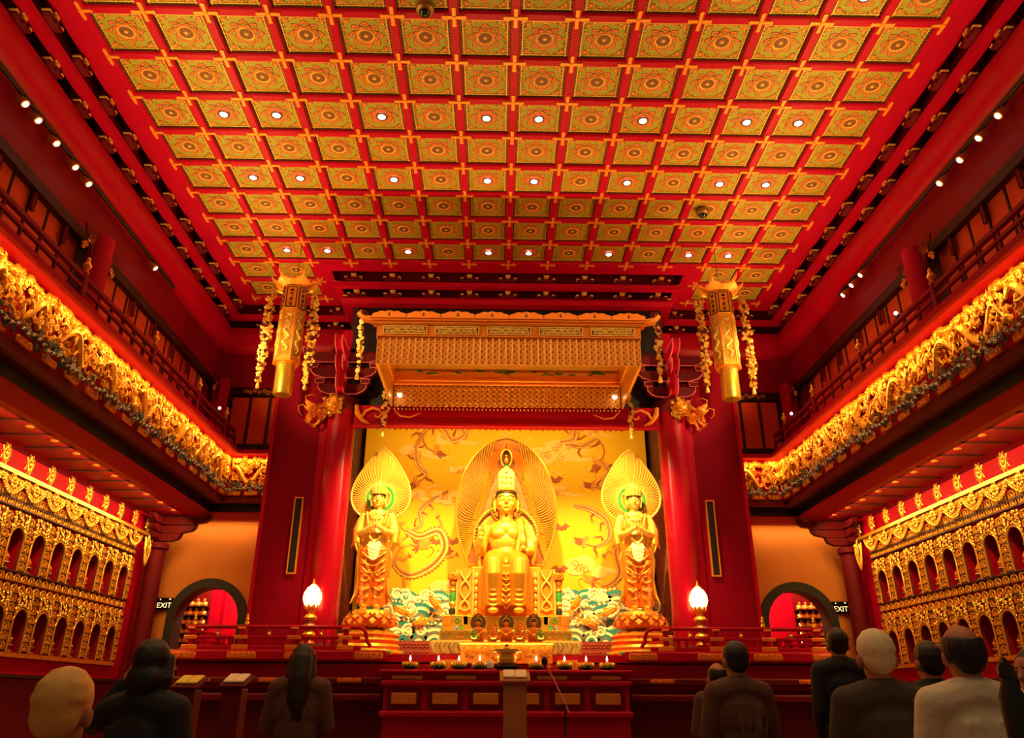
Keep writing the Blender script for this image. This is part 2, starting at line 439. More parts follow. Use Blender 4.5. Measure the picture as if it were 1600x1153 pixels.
P_BACK2 = [(.72, 7.90), (.80, 7.90), (.80, ZC+.55), (.72, ZC+.55)]
P_CAP = [(.26, ZC+.55), (.80, ZC+.55), (.80, ZC+.60), (.26, ZC+.60)]
trims = {}
for sg in (-1, 1):
    t = inst('trim_%d' % (1 if sg < 0 else 2), None, kind='structure'); trims[sg] = t
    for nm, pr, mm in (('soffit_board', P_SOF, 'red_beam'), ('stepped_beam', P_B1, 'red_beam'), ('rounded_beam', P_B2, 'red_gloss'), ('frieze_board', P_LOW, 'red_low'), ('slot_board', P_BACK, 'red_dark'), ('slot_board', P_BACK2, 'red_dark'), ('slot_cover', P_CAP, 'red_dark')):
        run_prism(nm, pr, sg, -3, YB+pr[0][0], mm, t, smooth=(nm == 'rounded_beam'))
    tb = inst('trim_%d' % (3 if sg < 0 else 4), None, kind='structure'); trims['b', sg] = tb
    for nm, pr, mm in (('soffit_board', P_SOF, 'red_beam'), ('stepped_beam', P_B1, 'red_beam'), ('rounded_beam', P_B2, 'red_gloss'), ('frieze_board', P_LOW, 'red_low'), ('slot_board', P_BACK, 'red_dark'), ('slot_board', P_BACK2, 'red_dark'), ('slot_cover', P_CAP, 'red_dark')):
        d = pr[0][0]; xa, xb = sorted((sg*2.8, sg*(XE+.84)))
        run_prism(nm, pr, 'b', xa, xb, mm, tb, smooth=(nm == 'rounded_beam'))
    for nm, pr, mm in (('soffit_board', P_SOF, 'red_beam'), ('stepped_beam', P_B1, 'red_beam'), ('rounded_beam', [(d, max(z, 7.80)) for d, z in P_B2[:3]]+[(.66, 7.8), (.55, 7.8), (.49, 7.90)], 'red_beam'), ('slot_board', P_BACK, 'red_dark'), ('slot_board', P_BACK2, 'red_dark'), ('slot_cover', P_CAP, 'red_dark')):
        run_prism(nm, pr, ('r', sg), RY(8)+max(q[0] for q in pr), YB+pr[0][0], mm, tb, smooth=False)
tc_ = inst('trim_5', None, kind='structure')
for nm, pr, mm in (('soffit_board', P_SOF, 'red_beam'), ('stepped_beam', P_B1, 'red_beam'), ('rounded_beam', [(.52, 7.96), (.80, 7.96), (.80, 7.84), (.55, 7.84), (.495, 7.91)], 'red_beam'), ('slot_board', P_BACK, 'red_dark'), ('slot_board', P_BACK2, 'red_dark'), ('slot_cover', P_CAP, 'red_dark')):
    d = pr[0][0]; run_prism(nm, pr, 'c', -5*S+d, 5*S-d, mm, tc_)
# bracket sets standing in the shadow gaps
def bracket_mesh():
    b = MB(); n = 8                                            # local: x along run, +y towards the hall, z up
    pts = [(-.15, .055), (-.155, .03), (-.12, .008), (-.06, 0), (.06, 0), (.12, .008), (.155, .03), (.15, .055)]
    b.prism(pts, -.10, .05, 'y', 0)
    for x in (-.135, .135): b.cb(x, .0, .070, .055, .10, .026, 1, .004)
    b.cb(0, -.01, .085, .060, .14, .055, 1, .006); b.cb(0, -.01, .128, .10, .12, .030, 1, .005)
    b.cb(0, .0, .03, .07, .14, .06, 0, .006)
    return b.mesh('bracket', M('red_dark', 'gold_bright'), smooth=False)
BRK = bracket_mesh()
for sg in (-1, 1):
    rz = pi/2*sg
    for row, (d, z, off) in enumerate(((.36, 8.205, .05), (.55, 7.962, -.17))):
        for k in range(-2, 11):
            y = RY(k)+off
            if y < YB+d-.12: inst('bracket', BRK, trims[sg], (sg*(XE+d-.04), y, z), (0, 0, rz), (1, 1, 1.1))
        for x in (3.42, 4.14, 4.86):
            inst('bracket', BRK, trims['b', sg], (sg*(x+.06*row), YB+d, z), (0, 0, pi))
        for y in (13.25, 13.92):
            inst('bracket', BRK, trims['b', sg], (sg*(5*S-d), y+.1*row, z), (0, 0, -rz))
for row, (d, z) in enumerate(((.36, 8.205), (.55, 7.962))):
    for k in range(-4, 5):
        if row == 1 and abs(k) == 4: k *= .985
        inst('bracket', BRK, tc_, (k*S, RY(8)+d, z), (0, 0, pi))
# ------------------------------------------------------------------ gallery level: screens, railings, columns
XG, YG = 5.80, 14.72                       # screen planes
for sg in (-1, 1):
    sd = SIDE[sg]
    X = lambda a: sg*a
    t = thing('gallery_screen', (X(XG), 9.4, 5.3), 'row of orange paper screen panels behind the %s gallery railing' % sd, 'screen')
    n = 0
    pw = .385
    b = MB(); b.prism([(5.1, 0), (14.75, 0), (14.75, 1.75), (5.1, 1.75)], X(XG+.03), X(XG+.09), 'x'); b.build('backing_board', M('red_black'), t, (0, 0, 5.05), smooth=False)
    b = MB(); b.cb(0, 0, 0, .03, pw-.03, 1.30, 0, .006); PAN = b.mesh('panel', M('orange_panel'), smooth=False)
    b = MB(); b.cb(0, 0, 0, .02, .035, 1.42, 0, .004); SLAT = b.mesh('divider', M('red_black'), smooth=False)
    y = 5.3; k = 0
    while y < 14.6:
        if not (9.02 < y+pw/2 < 9.42):
            inst('panel', PAN, t, (X(XG), y+pw/2, 6.05)); inst('divider', SLAT, t, (X(XG-.02), y, 6.05))
        y += pw; k += 1
    b = MB(); b.prism([(5.1, 6.66), (14.7, 6.66), (14.7, 6.80), (5.1, 6.80)], X(XG-.12), X(XG+.05), 'x'); b.build('head_rail', M('red_black'), t, smooth=False)
    b = MB(); b.cb(0, 0, 0, .018, .085, .26, 0, .02); b.cb(0, 0, .14, .012, .02, .03, 0); TAGM = b.mesh('hanging_tag', M('red_dark'), smooth=False)
    for y in (5.75, 6.5, 7.25, 7.98, 8.72, 9.72, 10.82, 11.62, 12.42, 13.2, 14.0): inst('hanging_tag', TAGM, t, (X(XG-.08), y, 6.52))
    # back screen of the corner
    t = thing('gallery_back_screen', (X(4.85), YG, 5.3), 'dark lattice screen at the far %s gallery corner' % sd, 'screen')
    for x in (4.45, 4.83, 5.21):
        b = MB(); b.cb(X(x), YG, 6.05, .34, .03, .95, 0, .006); b.build('panel', M('orange_panel'), t, smooth=False)
    b = MB()
    x0, x1 = sorted((X(4.05), X(5.75)))
    b.box(x0, x1, YG+.02, YG+.08, 5.0, 6.8)
    for x in (4.25, 4.64, 5.02, 5.42, 5.60): b.cb(X(x), YG-.02, 5.95, .05, .05, 1.6, 0)
    for z in (5.5, 6.6): b.cb(X(4.9), YG-.025, z, 1.7, .05, .06, 0)
    b.build('frame', M('red_black'), t, smooth=False)
    b = MB()
    for z in (5.14, 5.24, 5.34, 5.46): b.cb(X(4.75), YG-.32, z, 1.4, .035, .028, 0)
    for q in range(6): b.cb(X(4.15+.24*q+(.1 if q % 2 else 0)), YG-.32, 5.29, .03, .03, .32, 0)
    b.build('fretwork', M('black'), t, smooth=False)
    b = MB()
    for q in range(10): b.tube(spiral(X(4.35+.085*q), 6.62+.03*(q % 2), .05, 1.3, q, 1, 10, YG-.07), .010, 4)
    b.build('scroll_ornament', M('gold_deep'), t)
    # railing on the balcony edge
    t = thing('gallery_railing', (X(5.0), 9.4, 5.15), 'dark red gallery railing with gilt finials on the %s balcony' % sd, 'railing')
    for z, w in ((5.19, .09), (5.33, .045), (5.47, .045), (5.60, .06)):
        b = MB(); x0, x1 = sorted((X(4.97), X(4.97+w))); b.box(x0, x1, 3.5, 14.0, z-w*.4, z+w*.4); b.build('rail', M('red_low'), t, smooth=False)
    b = MB(); b.cb(0, 0, 0, .07, .07, .50, 0, .008); POST = b.mesh('post', M('red_low'), smooth=False)
    b = MB(); b.lathe([(.030, 0), (.042, .02), (.022, .04), (.040, .075), (.050, .11), (.030, .15), (.018, .165), (.026, .185), (.010, .22)], 10); FIN = b.mesh('finial', M('gold_deep'))
    b = MB(); b.cb(0, 0, 0, .03, .035, .30, 0, .005); BAL = b.mesh('baluster', M('red_dark'), smooth=False)
    for y in (4.2, 6.2, 8.15, 10.2, 12.0, 13.4):
        p = inst('post', POST, t, (X(4.99), y, 5.40)); inst('finial', FIN, p, (X(4.99), y, 5.64))
    y = 3.8
    while y < 14: inst('baluster', BAL, t, (X(4.99), y, 5.40)); y += .34
    # small spot lamps standing on the rail
    for y, nm in ((9.05, 'nearer'), (13.0, 'farther')):
        if sg < 0 and y < 10: continue
        s_ = thing('rail_spotlight', (X(4.99), y, 5.63), 'tiny lit spotlight on the %s gallery rail%s' % (sd, ', '+nm+' one' if sg > 0 else ''), 'spotlight')
        b = MB(); b.lathe([(.03, 0), (.03, .05), (.022, .06)], 10); b.build('housing', M('black'), s_, (X(4.99), y, 5.63))
        b = MB(); b.ell((0, 0, .065), .024, 10, 6); b.build('bulb', M('lamp_spot'), s_, (X(4.97), y-.02, 5.63))
    # gallery columns
    for k, y in enumerate((4.0, 9.22, 14.35)):
        if k == 0: continue
        t = thing('gallery_column', (X(5.50), y, 5.05), 'round red gallery column with gilt brackets %s on the %s' % ('in the middle of the screens' if k == 1 else 'at the far corner', sd), 'column')
        b = MB(); b.lathe([(.15, 0), (.15, 1.70)], 20); b.build('shaft', M('red'), t, (X(5.50), y, 5.05))
        b = MB(); b.lathe([(.20, 0), (.21, .05), (.17, .12), (.155, .14)], 20); b.build('base', M('red_dark'), t, (X(5.50), y, 5.05))
        for d in (-1, 1):
            b = MB()
            for q in range(5): b.tube(spiral(.19+.055*q, 1.60-.035*q*q*.4-.05*(q % 2), .055, 1.4, q*1.7, 1, 10), .012, 4)
            b.prism([(.15, 1.68), (.48, 1.68), (.44, 1.60), (.30, 1.50), (.22, 1.36), (.15, 1.22)], -.01, .01, 'y', 1)
            b.build('bracket', M('gold_deep', 'red_dark'), t, (X(5.50), y, 5.05), (0, 0, d*pi/2))
    # ---------------------------------------------------------------- balcony edge, soffit, black band
    tr = inst('trim_%d' % (6 if sg < 0 else 7), None, kind='structure')
    def run(nm, prof, m, x1=None):
        """profile (D,z) around the balcony: the long side and the short return to the pier"""
        b = MB(); d = min(p[0] for p in prof)
        b.prism([(X(XE+q), z) for q, z in prof], 3.0, YB+d, 'y')
        xa, xb = sorted((X(4.05), X(XE+max(p[0] for p in prof))))
        b.prism([(YB+q, z) for q, z in prof], xa, xb, 'x')
        b.build(nm, M(m), tr, smooth=False)
    run('ledge', [(-.24, 5.13), (-.24, 5.20), (.80, 5.20), (.80, 5.13)], 'red')
    run('back_board', [(.05, 4.40), (.10, 4.40), (.10, 5.13), (.05, 5.13)], 'red')
    run('lower_beam', [(.02, 4.30), (.02, 4.42), (.34, 4.42), (.34, 4.36), (.10, 4.30)], 'red_dark')
    run('beam_step', [(.16, 4.415), (.20, 4.36), (.40, 4.36), (.40, 4.44)], 'red_dark')
    run('black_band', [(.29, 4.18), (.29, 4.36), (.42, 4.36), (.42, 4.18)], 'black')
    run('moulding', [(.28, 4.165), (.28, 4.185), (.40, 4.185), (.62, 4.12), (.62, 4.09), (.52, 4.09)], 'red')
    b = MB(); xa, xb = sorted((X(XE+.50), X(6.45))); b.box(xa, xb, 3, 14.9, 4.10, 4.16)
    xa, xb = sorted((X(4.0), X(6.45))); b.box(xa, xb, YB+.5, 14.9, 4.101, 4.16)
    b.build('soffit_board', M('red_low'), tr, smooth=False)
    for k in range(10):
        y = 13.46-.575*k; b = MB(); b.cb(X(5.98), y, 4.092, .62, .025, .02, 0); b.build('soffit_rib', M('red_black'), tr, smooth=False)
    b = MB(); b.lathe([(.050, 0), (.050, -.008), (.036, -.010)], 14); DRIM = b.mesh('trim_ring', M('gold_deep'))
    b = MB(); b.lathe([(.034, .0), (.034, -.007)], 14); DLEN = b.mesh('lens', M('lamp_small'))
    for k in range(9):
        p = (X(5.77), 13.74-.575*k, 4.098)
        t = thing('soffit_downlight', p, 'small lit downlight under the %s balcony, %s from the far end' % (sd, ORD[k]), 'downlight', 'downlights under the balconies')
        inst('trim_ring', DRIM, t, p); inst('lens', DLEN, t, p)
        light('soffit_beam', 'SPOT', (p[0], p[1], 4.07), 16, (1, .55, .2), (p[0]+sg*.15, p[1], 0), .03, spot=95, blend=.6)
# ------------------------------------------------------------------ carved dragon friezes
def dragon(b, path, r, rnd, m0=0, m1=0, spikes=True, n=6, dep=1., scales=None):
    """serpentine body along path (x,y,z), head at the end"""
    L = len(path); R = [r*(.25+.9*sin(pi*min(1, (i/(L-1))*1.15+.06))**.6) if i < L-1 else r*.8 for i in range(L)]
    b.tube(path, R, n, m0)
    P = [Vector(p) for p in path]
    if scales is not None:                                     # overlapping scales along the flank
        for i in range(1, L-1):
            for q in (0., .5):
                c = P[i]*(1-q)+P[i+1]*q; t = (P[i+1]-P[i-1]).normalized(); nn = Vector((-t.z, 0, t.x))
                for w in (-.55, 0, .55):
                    e = c+nn*R[i]*w+Vector((0, -R[i]*.95, 0)); b.ell(tuple(e), (R[i]*.22, R[i]*.12, R[i]*.22), 6, 4, scales if w else m1)
    if spikes:
        for i in range(1, L-1):
            t = (P[i+1]-P[i-1]).normalized(); nn = Vector((-t.z, 0, t.x))
            if i % 2: nn = nn*1
            q = P[i]+nn*R[i]*(1.7 if scales is None else 1.35); w = t*R[i]*.5
            b.add([tuple(P[i]-w+nn*R[i]*.6), tuple(P[i]+w+nn*R[i]*.6), tuple(q-t*R[i]*.5), tuple(P[i]+Vector((0, -R[i]*.9*dep, 0))+nn*R[i]*.6)], [(0, 1, 2), (0, 3, 2), (1, 2, 3)], m1)
    for f in (.25, .42, .66, .8):                              # legs and claws
        i = int(f*(L-1)); t = (P[min(i+1, L-1)]-P[i-1]).normalized(); nn = Vector((-t.z, 0, t.x))*(1 if rnd.random() < .5 else -1)
        k = P[i]+nn*r*2.0+Vector((0, -r*.5*dep, 0)); e = k+(nn*.6+t*rnd.uniform(-1, 1))*r*1.6
        b.tube([P[i], (P[i]+k)/2+t*r*.4, k, e], [r*.6, r*.5, r*.38, r*.28], 5, m0)
        for a in (-.8, 0, .8):
            d = Matrix.Rotation(a, 3, 'Y') @ (e-k).normalized(); b.tube([e, e+d*r*.6, e+d*r*1.0+t*r*.3], [r*.20, r*.15, r*.03], 4, m1)
    h = P[-1]; t = (P[-1]-P[-2]).normalized(); nn = Vector((-t.z, 0, t.x))
    if nn.z < 0: nn = -nn
    b.ell(tuple(h+t*r*.4), (r*1.35, r*1.1*dep, r*1.15), 10, 7, m0)
    b.tube([h+t*r*.8+nn*r*.25, h+t*r*1.8+nn*r*.35, h+t*r*2.5+nn*r*.6], [r*.8, r*.62, r*.40], 6, m0)
    b.tube([h+t*r*.6-nn*r*.5, h+t*r*1.5-nn*r*.75, h+t*r*2.1-nn*r*.7], [r*.5, r*.38, r*.22], 5, m0)
    for q in (.3, .75):
        b.tube([h+nn*r*.8, h-t*r*1.0+nn*r*(1.5+q), h-t*r*2.0+nn*r*(1.3+2*q)], [r*.26, r*.20, r*.04], 4, m1)
    for q in (-1, 1):
        b.tube([h+t*r*2.3+nn*r*.4*q, h+t*r*3.2+nn*r*(1.4*q), h+t*r*2.4+nn*r*2.5*q, h+t*r*1.2+nn*r*2.9*q], [r*.14, r*.11, r*.09, r*.03], 4, m1)
    for a in range(5):                                         # mane
        d = -t*cos(.5*(a-2))+nn*sin(.7*(a-2)); s0 = h-t*r*.2
        b.tube([s0, s0+d*r*1.5, s0+d*r*2.3+nn*r*.5], [r*.35, r*.28, r*.04], 4, m1)
def frieze_meshes(seed, W=1.0, H=.60):
    """local: x 0..W along the run, -y towards the hall, z 0..H"""
    rnd = random.Random(seed)
    b = MB(); N = 22; ph = rnd.random()*6; d = rnd.choice((-1, 1)); path = []
    for i in range(N):
        t = i/(N-1); x = W*(.06+.88*(t if d > 0 else 1-t)); z = H*(.56+.24*sin(ph+t*9.5))
        path.append((x, -.05-.035*sin(t*7+ph), z))
    dragon(b, path, .043, rnd)
    N = 14; path = [(W*(.5-d*.42*(i/(N-1))**.8), -.03, H*(.80+.10*sin(ph+i*.9))) for i in range(N)]
    dragon(b, path, .030, rnd, 0, 1)
    dr = b.mesh('dragon_relief', M('gold_relief', 'gold_pale'))
    b = MB()
    for k in range(64):
        x, z = rnd.uniform(0, W), rnd.uniform(.28, 1.0)*H; r = rnd.uniform(.020, .050)
        b.tube(spiral(x, z, r, rnd.uniform(1.1, 1.8), rnd.random()*6.3, rnd.choice((-1, 1)), 12, -rnd.uniform(.01, .07)), [r*.30]*9+[r*.25, r*.2, r*.12], 5)
    for k in range(46):                                        # flames and leaves
        x, z = rnd.uniform(0, W), rnd.uniform(.25, .95)*H; a = rnd.uniform(.3, 2.8); l = rnd.uniform(.06, .13); y = -rnd.uniform(.02, .09)
        b.tube([(x, y, z), (x+l*.5*cos(a), y-.01, z+l*.5*sin(a)), (x+l*cos(a+.5), y, z+l*sin(a+.5))], [.020, .016, .003], 5)
    x = 0
    while x < W:                                               # crest of rounded cloud heads
        w = rnd.uniform(.07, .13); h = rnd.uniform(-.01, .05)
        b.ell((x+w/2, -.03, H-.01+h), (w*.62, .035, .055+h*.5), 10, 6)
        b.tube(spiral(x+w/2, H-.01+h, w*.36, 1.2, rnd.random()*6, 1, 10, -.06), .010, 4)
        x += w*.92
    cl = b.mesh('cloud_relief', M('gold_relief'))
    b = MB()
    for k in range(34):
        x, z = rnd.uniform(0, W), rnd.uniform(.03, .34)*H; r = rnd.uniform(.022, .055); g = 0 if rnd.random() < .6 else 1
        b.tube(spiral(x, z, r, 1.5, rnd.random()*6.3, rnd.choice((-1, 1)), 12, -rnd.uniform(.03, .09)), r*.20, 5, g)
    for k in range(10):
        x = W*(k+.5)/10; z = .06*H+rnd.random()*.06
        for q in range(3):
            rr = .055-.016*q; b.tube([(x+rr*cos(a), -.07-.012*q, z+rr*sin(a)) for a in [pi*i/7 for i in range(8)]], .007, 4, 0 if q != 1 else 1)
    wv = b.mesh('wave_relief', M('wave_slate', 'wave_grey'))
    return dr, cl, wv
FRZ = [frieze_meshes(100+k) for k in range(5)]
b = MB(); b.cb(0, 0, 0, .30, .035, .085, 0, .016)
for q in range(3): b.tube(spiral(-.09+.09*q, 0, .030, 1.3, q, 1, 9, -.02), .006, 4)
FOOT = b.mesh('foot_plate', M('gold_deep'))
for sg in (-1, 1):
    sd = SIDE[sg]
    t = thing('dragon_frieze', (sg*XE, 9.5, 4.45), 'long gilded dragon frieze glowing along the %s balcony edge' % sd, 'frieze')
    for k in range(10):
        y = 4.0+k*1.0; v = FRZ[(k*2+(sg > 0)) % 5]
        rz = pi/2 if sg > 0 else -pi/2
        # local x runs along the balcony; -y faces the hall
        loc = (sg*(XE+.02), y+(1.0 if sg > 0 else 0), 4.45) if sg > 0 else (sg*(XE+.02), y, 4.45)
        rot = (0, 0, -pi/2) if sg > 0 else (0, 0, pi/2)
        for nm, me in zip(('dragon_relief', 'cloud_relief', 'wave_relief'), v): inst(nm, me, t, loc, rot, kind=None if nm[0] == 'd' else 'stuff')
    y = 3.8
    while y < 13.9:
        inst('foot_plate', FOOT, t, (sg*(XE-.015), y+.2, 4.455), (0, 0, -pi/2 if sg > 0 else pi/2)); y += .495
    t = thing('corner_frieze', (sg*4.55, YB, 4.45), 'short gilded dragon frieze between corner and pier on the %s' % sd, 'frieze')
    for nm, me in zip(('dragon_relief', 'cloud_relief', 'wave_relief'), FRZ[2+(sg > 0)]): inst(nm, me, t, (sg*4.56-.42, YB+.02, 4.45), (0, 0, 0), (.85, 1, 1), kind=None if nm[0] == 'd' else 'stuff')
    for q in range(3): inst('foot_plate', FOOT, t, (sg*(4.25+.30*q), YB-.015, 4.455), (0, 0, 0), (.8, 1, 1))
# ------------------------------------------------------------------ niche walls with rows of small plaques
XN = 6.30; PER = .525; NY0 = 13.47
def plaque_mesh():
    b = MB()                                   # local x along, -y to the hall, z up, 0.15 x 0.098
    arch = [(-.062, 0), (-.062, .055)]+[(-.062*cos(a), .055+.038*sin(a)) for a in [pi*i/8 for i in range(1, 8)]]+[(.062, .055), (.062, 0)]
    b.prism(arch, -.004, .012, 'y', 3)
    b.tube([(x*.92, -.012, z*.97+.003) for x, z in arch]+[(-.057, -.012, .003)], .0135, 5, 1)
    b.ell((0, -.012, .026), (.026, .014, .022), 8, 5, 0); b.ell((0, -.016, .054), (.012, .010, .014), 8, 5, 0)
    b.box(-.066, .066, -.024, .012, -.008, .004, 2)
    return b.mesh('plaque', M('gold_deep', 'gold', 'red_black', 'red_black'))
PLAQ = plaque_mesh()
def arch_pts(hw, z0, z1, n=10):
    r = hw; return [(-hw, z0), (-hw, z1-r)]+[(-r*cos(a), z1-r+r*sin(a)) for a in [pi*i/n for i in range(1, n)]]+[(hw, z1-r), (hw, z0)]
def spandrel_mesh():
    b = MB(); hw = .175; H0, H1 = 0., .70                      # local z from niche floor
    A = arch_pts(hw-.012, 0, .52); o = [(-.185, 0), (-.185, H1), (.185, H1), (.185, 0)]
    b.prism(o+list(reversed(A)), -.02, .03, 'y', 0)
    b.tube([(x, -.025, z) for x, z in A], .012, 5, 1)
    rnd = random.Random(5)
    for k in range(90):
        x = rnd.uniform(-.17, .17); z = rnd.uniform(.38, .69)
        if z < .35+sqrt(max(0, hw*hw-x*x))+.02: continue
        b.tube(spiral(x, z, .024, 1.3, rnd.random()*6, rnd.choice((-1, 1)), 8, -.03), .007, 4, 1)
    for k in range(9):
        a = pi*(k+.5)/9; b.ell((-(hw+.02)*cos(a), -.03, .345+(hw+.03)*sin(a)), (.016, .012, .016), 6, 4, 1)
    return b.mesh('arch_surround', M('niche_red', 'gold'))
SPAN = spandrel_mesh()
def swag_mesh():
    b = MB(); rnd = random.Random(9)
    for s_ in (-1, 1):
        pts = [(s_*PER/2*(1-i/8), -.03, .02-.16*sin(pi*i/16)) for i in range(9)]
        b.tube(pts, .014, 5)
        for i in range(9):
            x, y, z = pts[i]; b.tube(spiral(x, z-.02, .030, 1.3, rnd.random()*6, s_, 9, -.035), .008, 4)
            b.ell((x, -.035, z-.055), (.012, .010, .022), 6, 4)
    for i in range(8):
        a = 2*pi*i/8; b.ell((.055*cos(a), -.045, -.06+.055*sin(a)), (.028, .014, .028), 7, 5)
    b.ell((0, -.055, -.06), .026, 8, 6)
    for i in range(5): b.tube([(-.05+.025*i, -.04, -.11), (-.05+.025*i, -.04, -.17-.02*(i == 2))], .008, 4)
    for k in range(14): b.tube(spiral(rnd.uniform(-.24, .24), rnd.uniform(-.05, .05), .028, 1.3, rnd.random()*6, 1, 9, -.03), .008, 4)
    return b.mesh('swag', M('gold'))
SWAG = swag_mesh()
def rosette_mesh():
    b = MB()
    b.torus((0, -.015, 0), .055, .010, 18, 5, 'y')
    for i in range(10):
        a = 2*pi*i/10; c, s_ = cos(a), sin(a)
        b.tube([(.05*c, -.01, .05*s_), (.085*c-.02*s_, -.02, .085*s_+.02*c), (.112*c, -.01, .118*s_), (.085*c+.02*s_, -.02, .085*s_-.02*c), (.05*c, -.01, .05*s_)], .008, 4)
    b.ell((0, -.02, 0), (.03, .02, .03), 10, 6)
    for i in range(6): b.ell((.042*cos(i), -.02, .042*sin(i)), .010, 6, 4)
    return b.mesh('rosette', M('gold'))
ROSE = rosette_mesh()
def figurine_meshes():
    b = MB(); b.lathe([(.075, 0), (.085, .015), (.060, .03), (.055, .05), (.085, .075), (.080, .085)], 12); ped = b.mesh('pedestal', M('bronze'))
    b = MB(); b.ell((0, 0, .115), (.085, .06, .035), 12, 7); b.ell((0, .01, .17), (.050, .035, .07), 10, 7)
    for s_ in (-1, 1): b.tube([(s_*.045, .01, .21), (s_*.068, -.01, .16), (s_*.03, -.05, .135)], [.018, .017, .014], 6)
    b.ell((0, -.055, .135), (.028, .018, .014), 8, 5); bod = b.mesh('body', M('gold_deep'))
    b = MB(); b.ell((0, 0, .268), (.032, .034, .040), 10, 8); b.ell((0, .005, .305), (.018, .018, .018), 8, 6); b.tube([(0, .0, .22), (0, 0, .25)], .016, 6); hd = b.mesh('head', M('slate'))
    return ped, bod, hd
FPED, FBOD, FHEAD = figurine_meshes()
FHEADG = FHEAD.copy(); FHEADG.materials[0] = MATS['gold']; FBODG = FBOD.copy(); FBODG.materials[0] = MATS['gold_pale']
for sg in (-1, 1):
    sd = SIDE[sg]
    rz = -pi/2 if sg > 0 else pi/2
    def loc(y, z, d=0.): return (sg*(XN-d), y, z)
    inst_w = MB(); xa, xb = sorted((sg*6.50, sg*6.62)); inst_w.box(xa, xb, 3, 14.75, ZF, 4.12)
    inst_w.build('wall_%s' % sd, M('red'), kind='structure', smooth=False)
    t = thing('niche_wall', (sg*XN, 10.5, ZF), 'gilded %s wall of arched niches and rows of small plaques' % sd, 'niche wall')
    b = MB()
    for z0, z1 in ((3.30, 3.62), (2.34, 2.605), (1.36, 1.66)):
        xa, xb = sorted((sg*(XN+.02), sg*6.50)); b.box(xa, xb, 4.0, 13.80, z0, z1)
    for k in range(19):
        y = NY0+PER/2-PER*k
        xa, xb = sorted((sg*(XN+.026), sg*6.49)); b.box(xa, xb, y-.085, y+.085, 1.37, 3.61)
    xa, xb = sorted((sg*(XN+.06), sg*6.50)); b.box(xa, xb, 13.78, 14.2, ZF, 4.1)
    b.build('red_carcass', M('red'), t, smooth=False)
    b = MB(); xa, xb = sorted((sg*(XN-.25), sg*6.495)); b.box(xa, xb, 4.0, 13.78, ZF, 1.355); b.build('base_cabinet', M('red_dark'), t, smooth=False)
    b = MB(); xa, xb = sorted((sg*(XN-.29), sg*(XN+.01))); b.box(xa, xb, 4.0, 13.80, 1.358, 1.395); b.build('ledge', M('red_black'), t, smooth=False)
    b = MB(); xa, xb = sorted((sg*(XN-.02), sg*(XN+.015))); b.box(xa, xb, 4.0, 13.78, 1.60, 1.655); b.build('gilt_band', M('gold_deep'), t, smooth=False)
    b = MB(); xa, xb = sorted((sg*(XN-.06), sg*(XN+.08))); b.box(xa, xb, 4.0, 14.2, 3.71, 3.76); b.build('cornice', M('gold'), t, smooth=False)
    b = MB(); xa, xb = sorted((sg*(XN-.02), sg*(XN+.08))); b.box(xa, xb, 4.0, 13.82, 3.60, 3.70); b.build('under_cornice', M('gold_deep'), t, smooth=False)
    for z in (3.345, 3.43, 2.34, 2.60): 
        b = MB(); xa, xb = sorted((sg*(XN-.03), sg*(XN+.03))); b.box(xa, xb, 5.0, 13.80, z-.012, z+.004); b.build('shelf', M('red_black'), t, smooth=False)
    npl = 0
    for k in range(36):
        for z in (3.445, 3.352, 2.478, 2.352):
            y = 13.70-.175*k; inst('plaque', PLAQ, t, loc(y, z), (0, 0, rz)); npl += 1
    for k in range(13):
        for z0 in (2.62, 1.68):
            y = NY0+PER/2-PER*k
            for q in range(6):
                if z0+.108*q > (3.26 if z0 > 2 else 2.26): continue
                inst('plaque', PLAQ, t, loc(y, z0+.112*q), (0, 0, rz)); npl += 1
    for k in range(18):
        for z0 in (2.605, 1.66):
            if k > 11 and z0 < 2: continue
            inst('arch_surround', SPAN, t, loc(NY0-PER*k, z0), (0, 0, rz))
        inst('swag', SWAG, t, loc(NY0+.1-PER*k, 3.66, .02), (0, 0, rz))
    inst('swag', SWAG, t, loc(14.02, 3.60, .07), (0, 0, rz), (.55, 1, 1.9))
    for k in range(12): inst('rosette', ROSE, t, loc(14.08-.553*k, 3.915, .0), (0, 0, rz), (1.0, 1, 1.15))
    for row, z0 in enumerate((2.605, 1.66)):
        for k in range(9):
            p = (sg*(XN+.10), NY0-PER*k, z0); rr = rz
            f = thing('niche_figurine', p, 'seated figurine in %s niches of the %s wall, %s from the far end' % (('upper', 'lower')[row], sd, ORD[k]), 'figurine', 'figurines in the wall niches')
            for nm, me in (('pedestal', FPED), ('body', FBOD), ('head', FHEAD)): inst(nm, me, f, p, (0, 0, rr), (1.15, 1.15, 1.15))
    assert npl <= 300, npl
    # corner column with bracket set
    cx, cy = sg*6.15, 14.32
    t = thing('corner_column', (cx, cy, ZF), 'dark red round column with bracket arms in the far %s corner' % sd, 'column')
    b = MB(); b.lathe([(.15, 0), (.145, 3.45)], 20); b.build('shaft', M('red_dark'), t, (cx, cy, ZF))
    b = MB(); b.lathe([(.15, 0), (.19, .03), (.19, .10), (.16, .13)], 20); b.build('capital', M('red_dark'), t, (cx, cy, ZF+3.40))
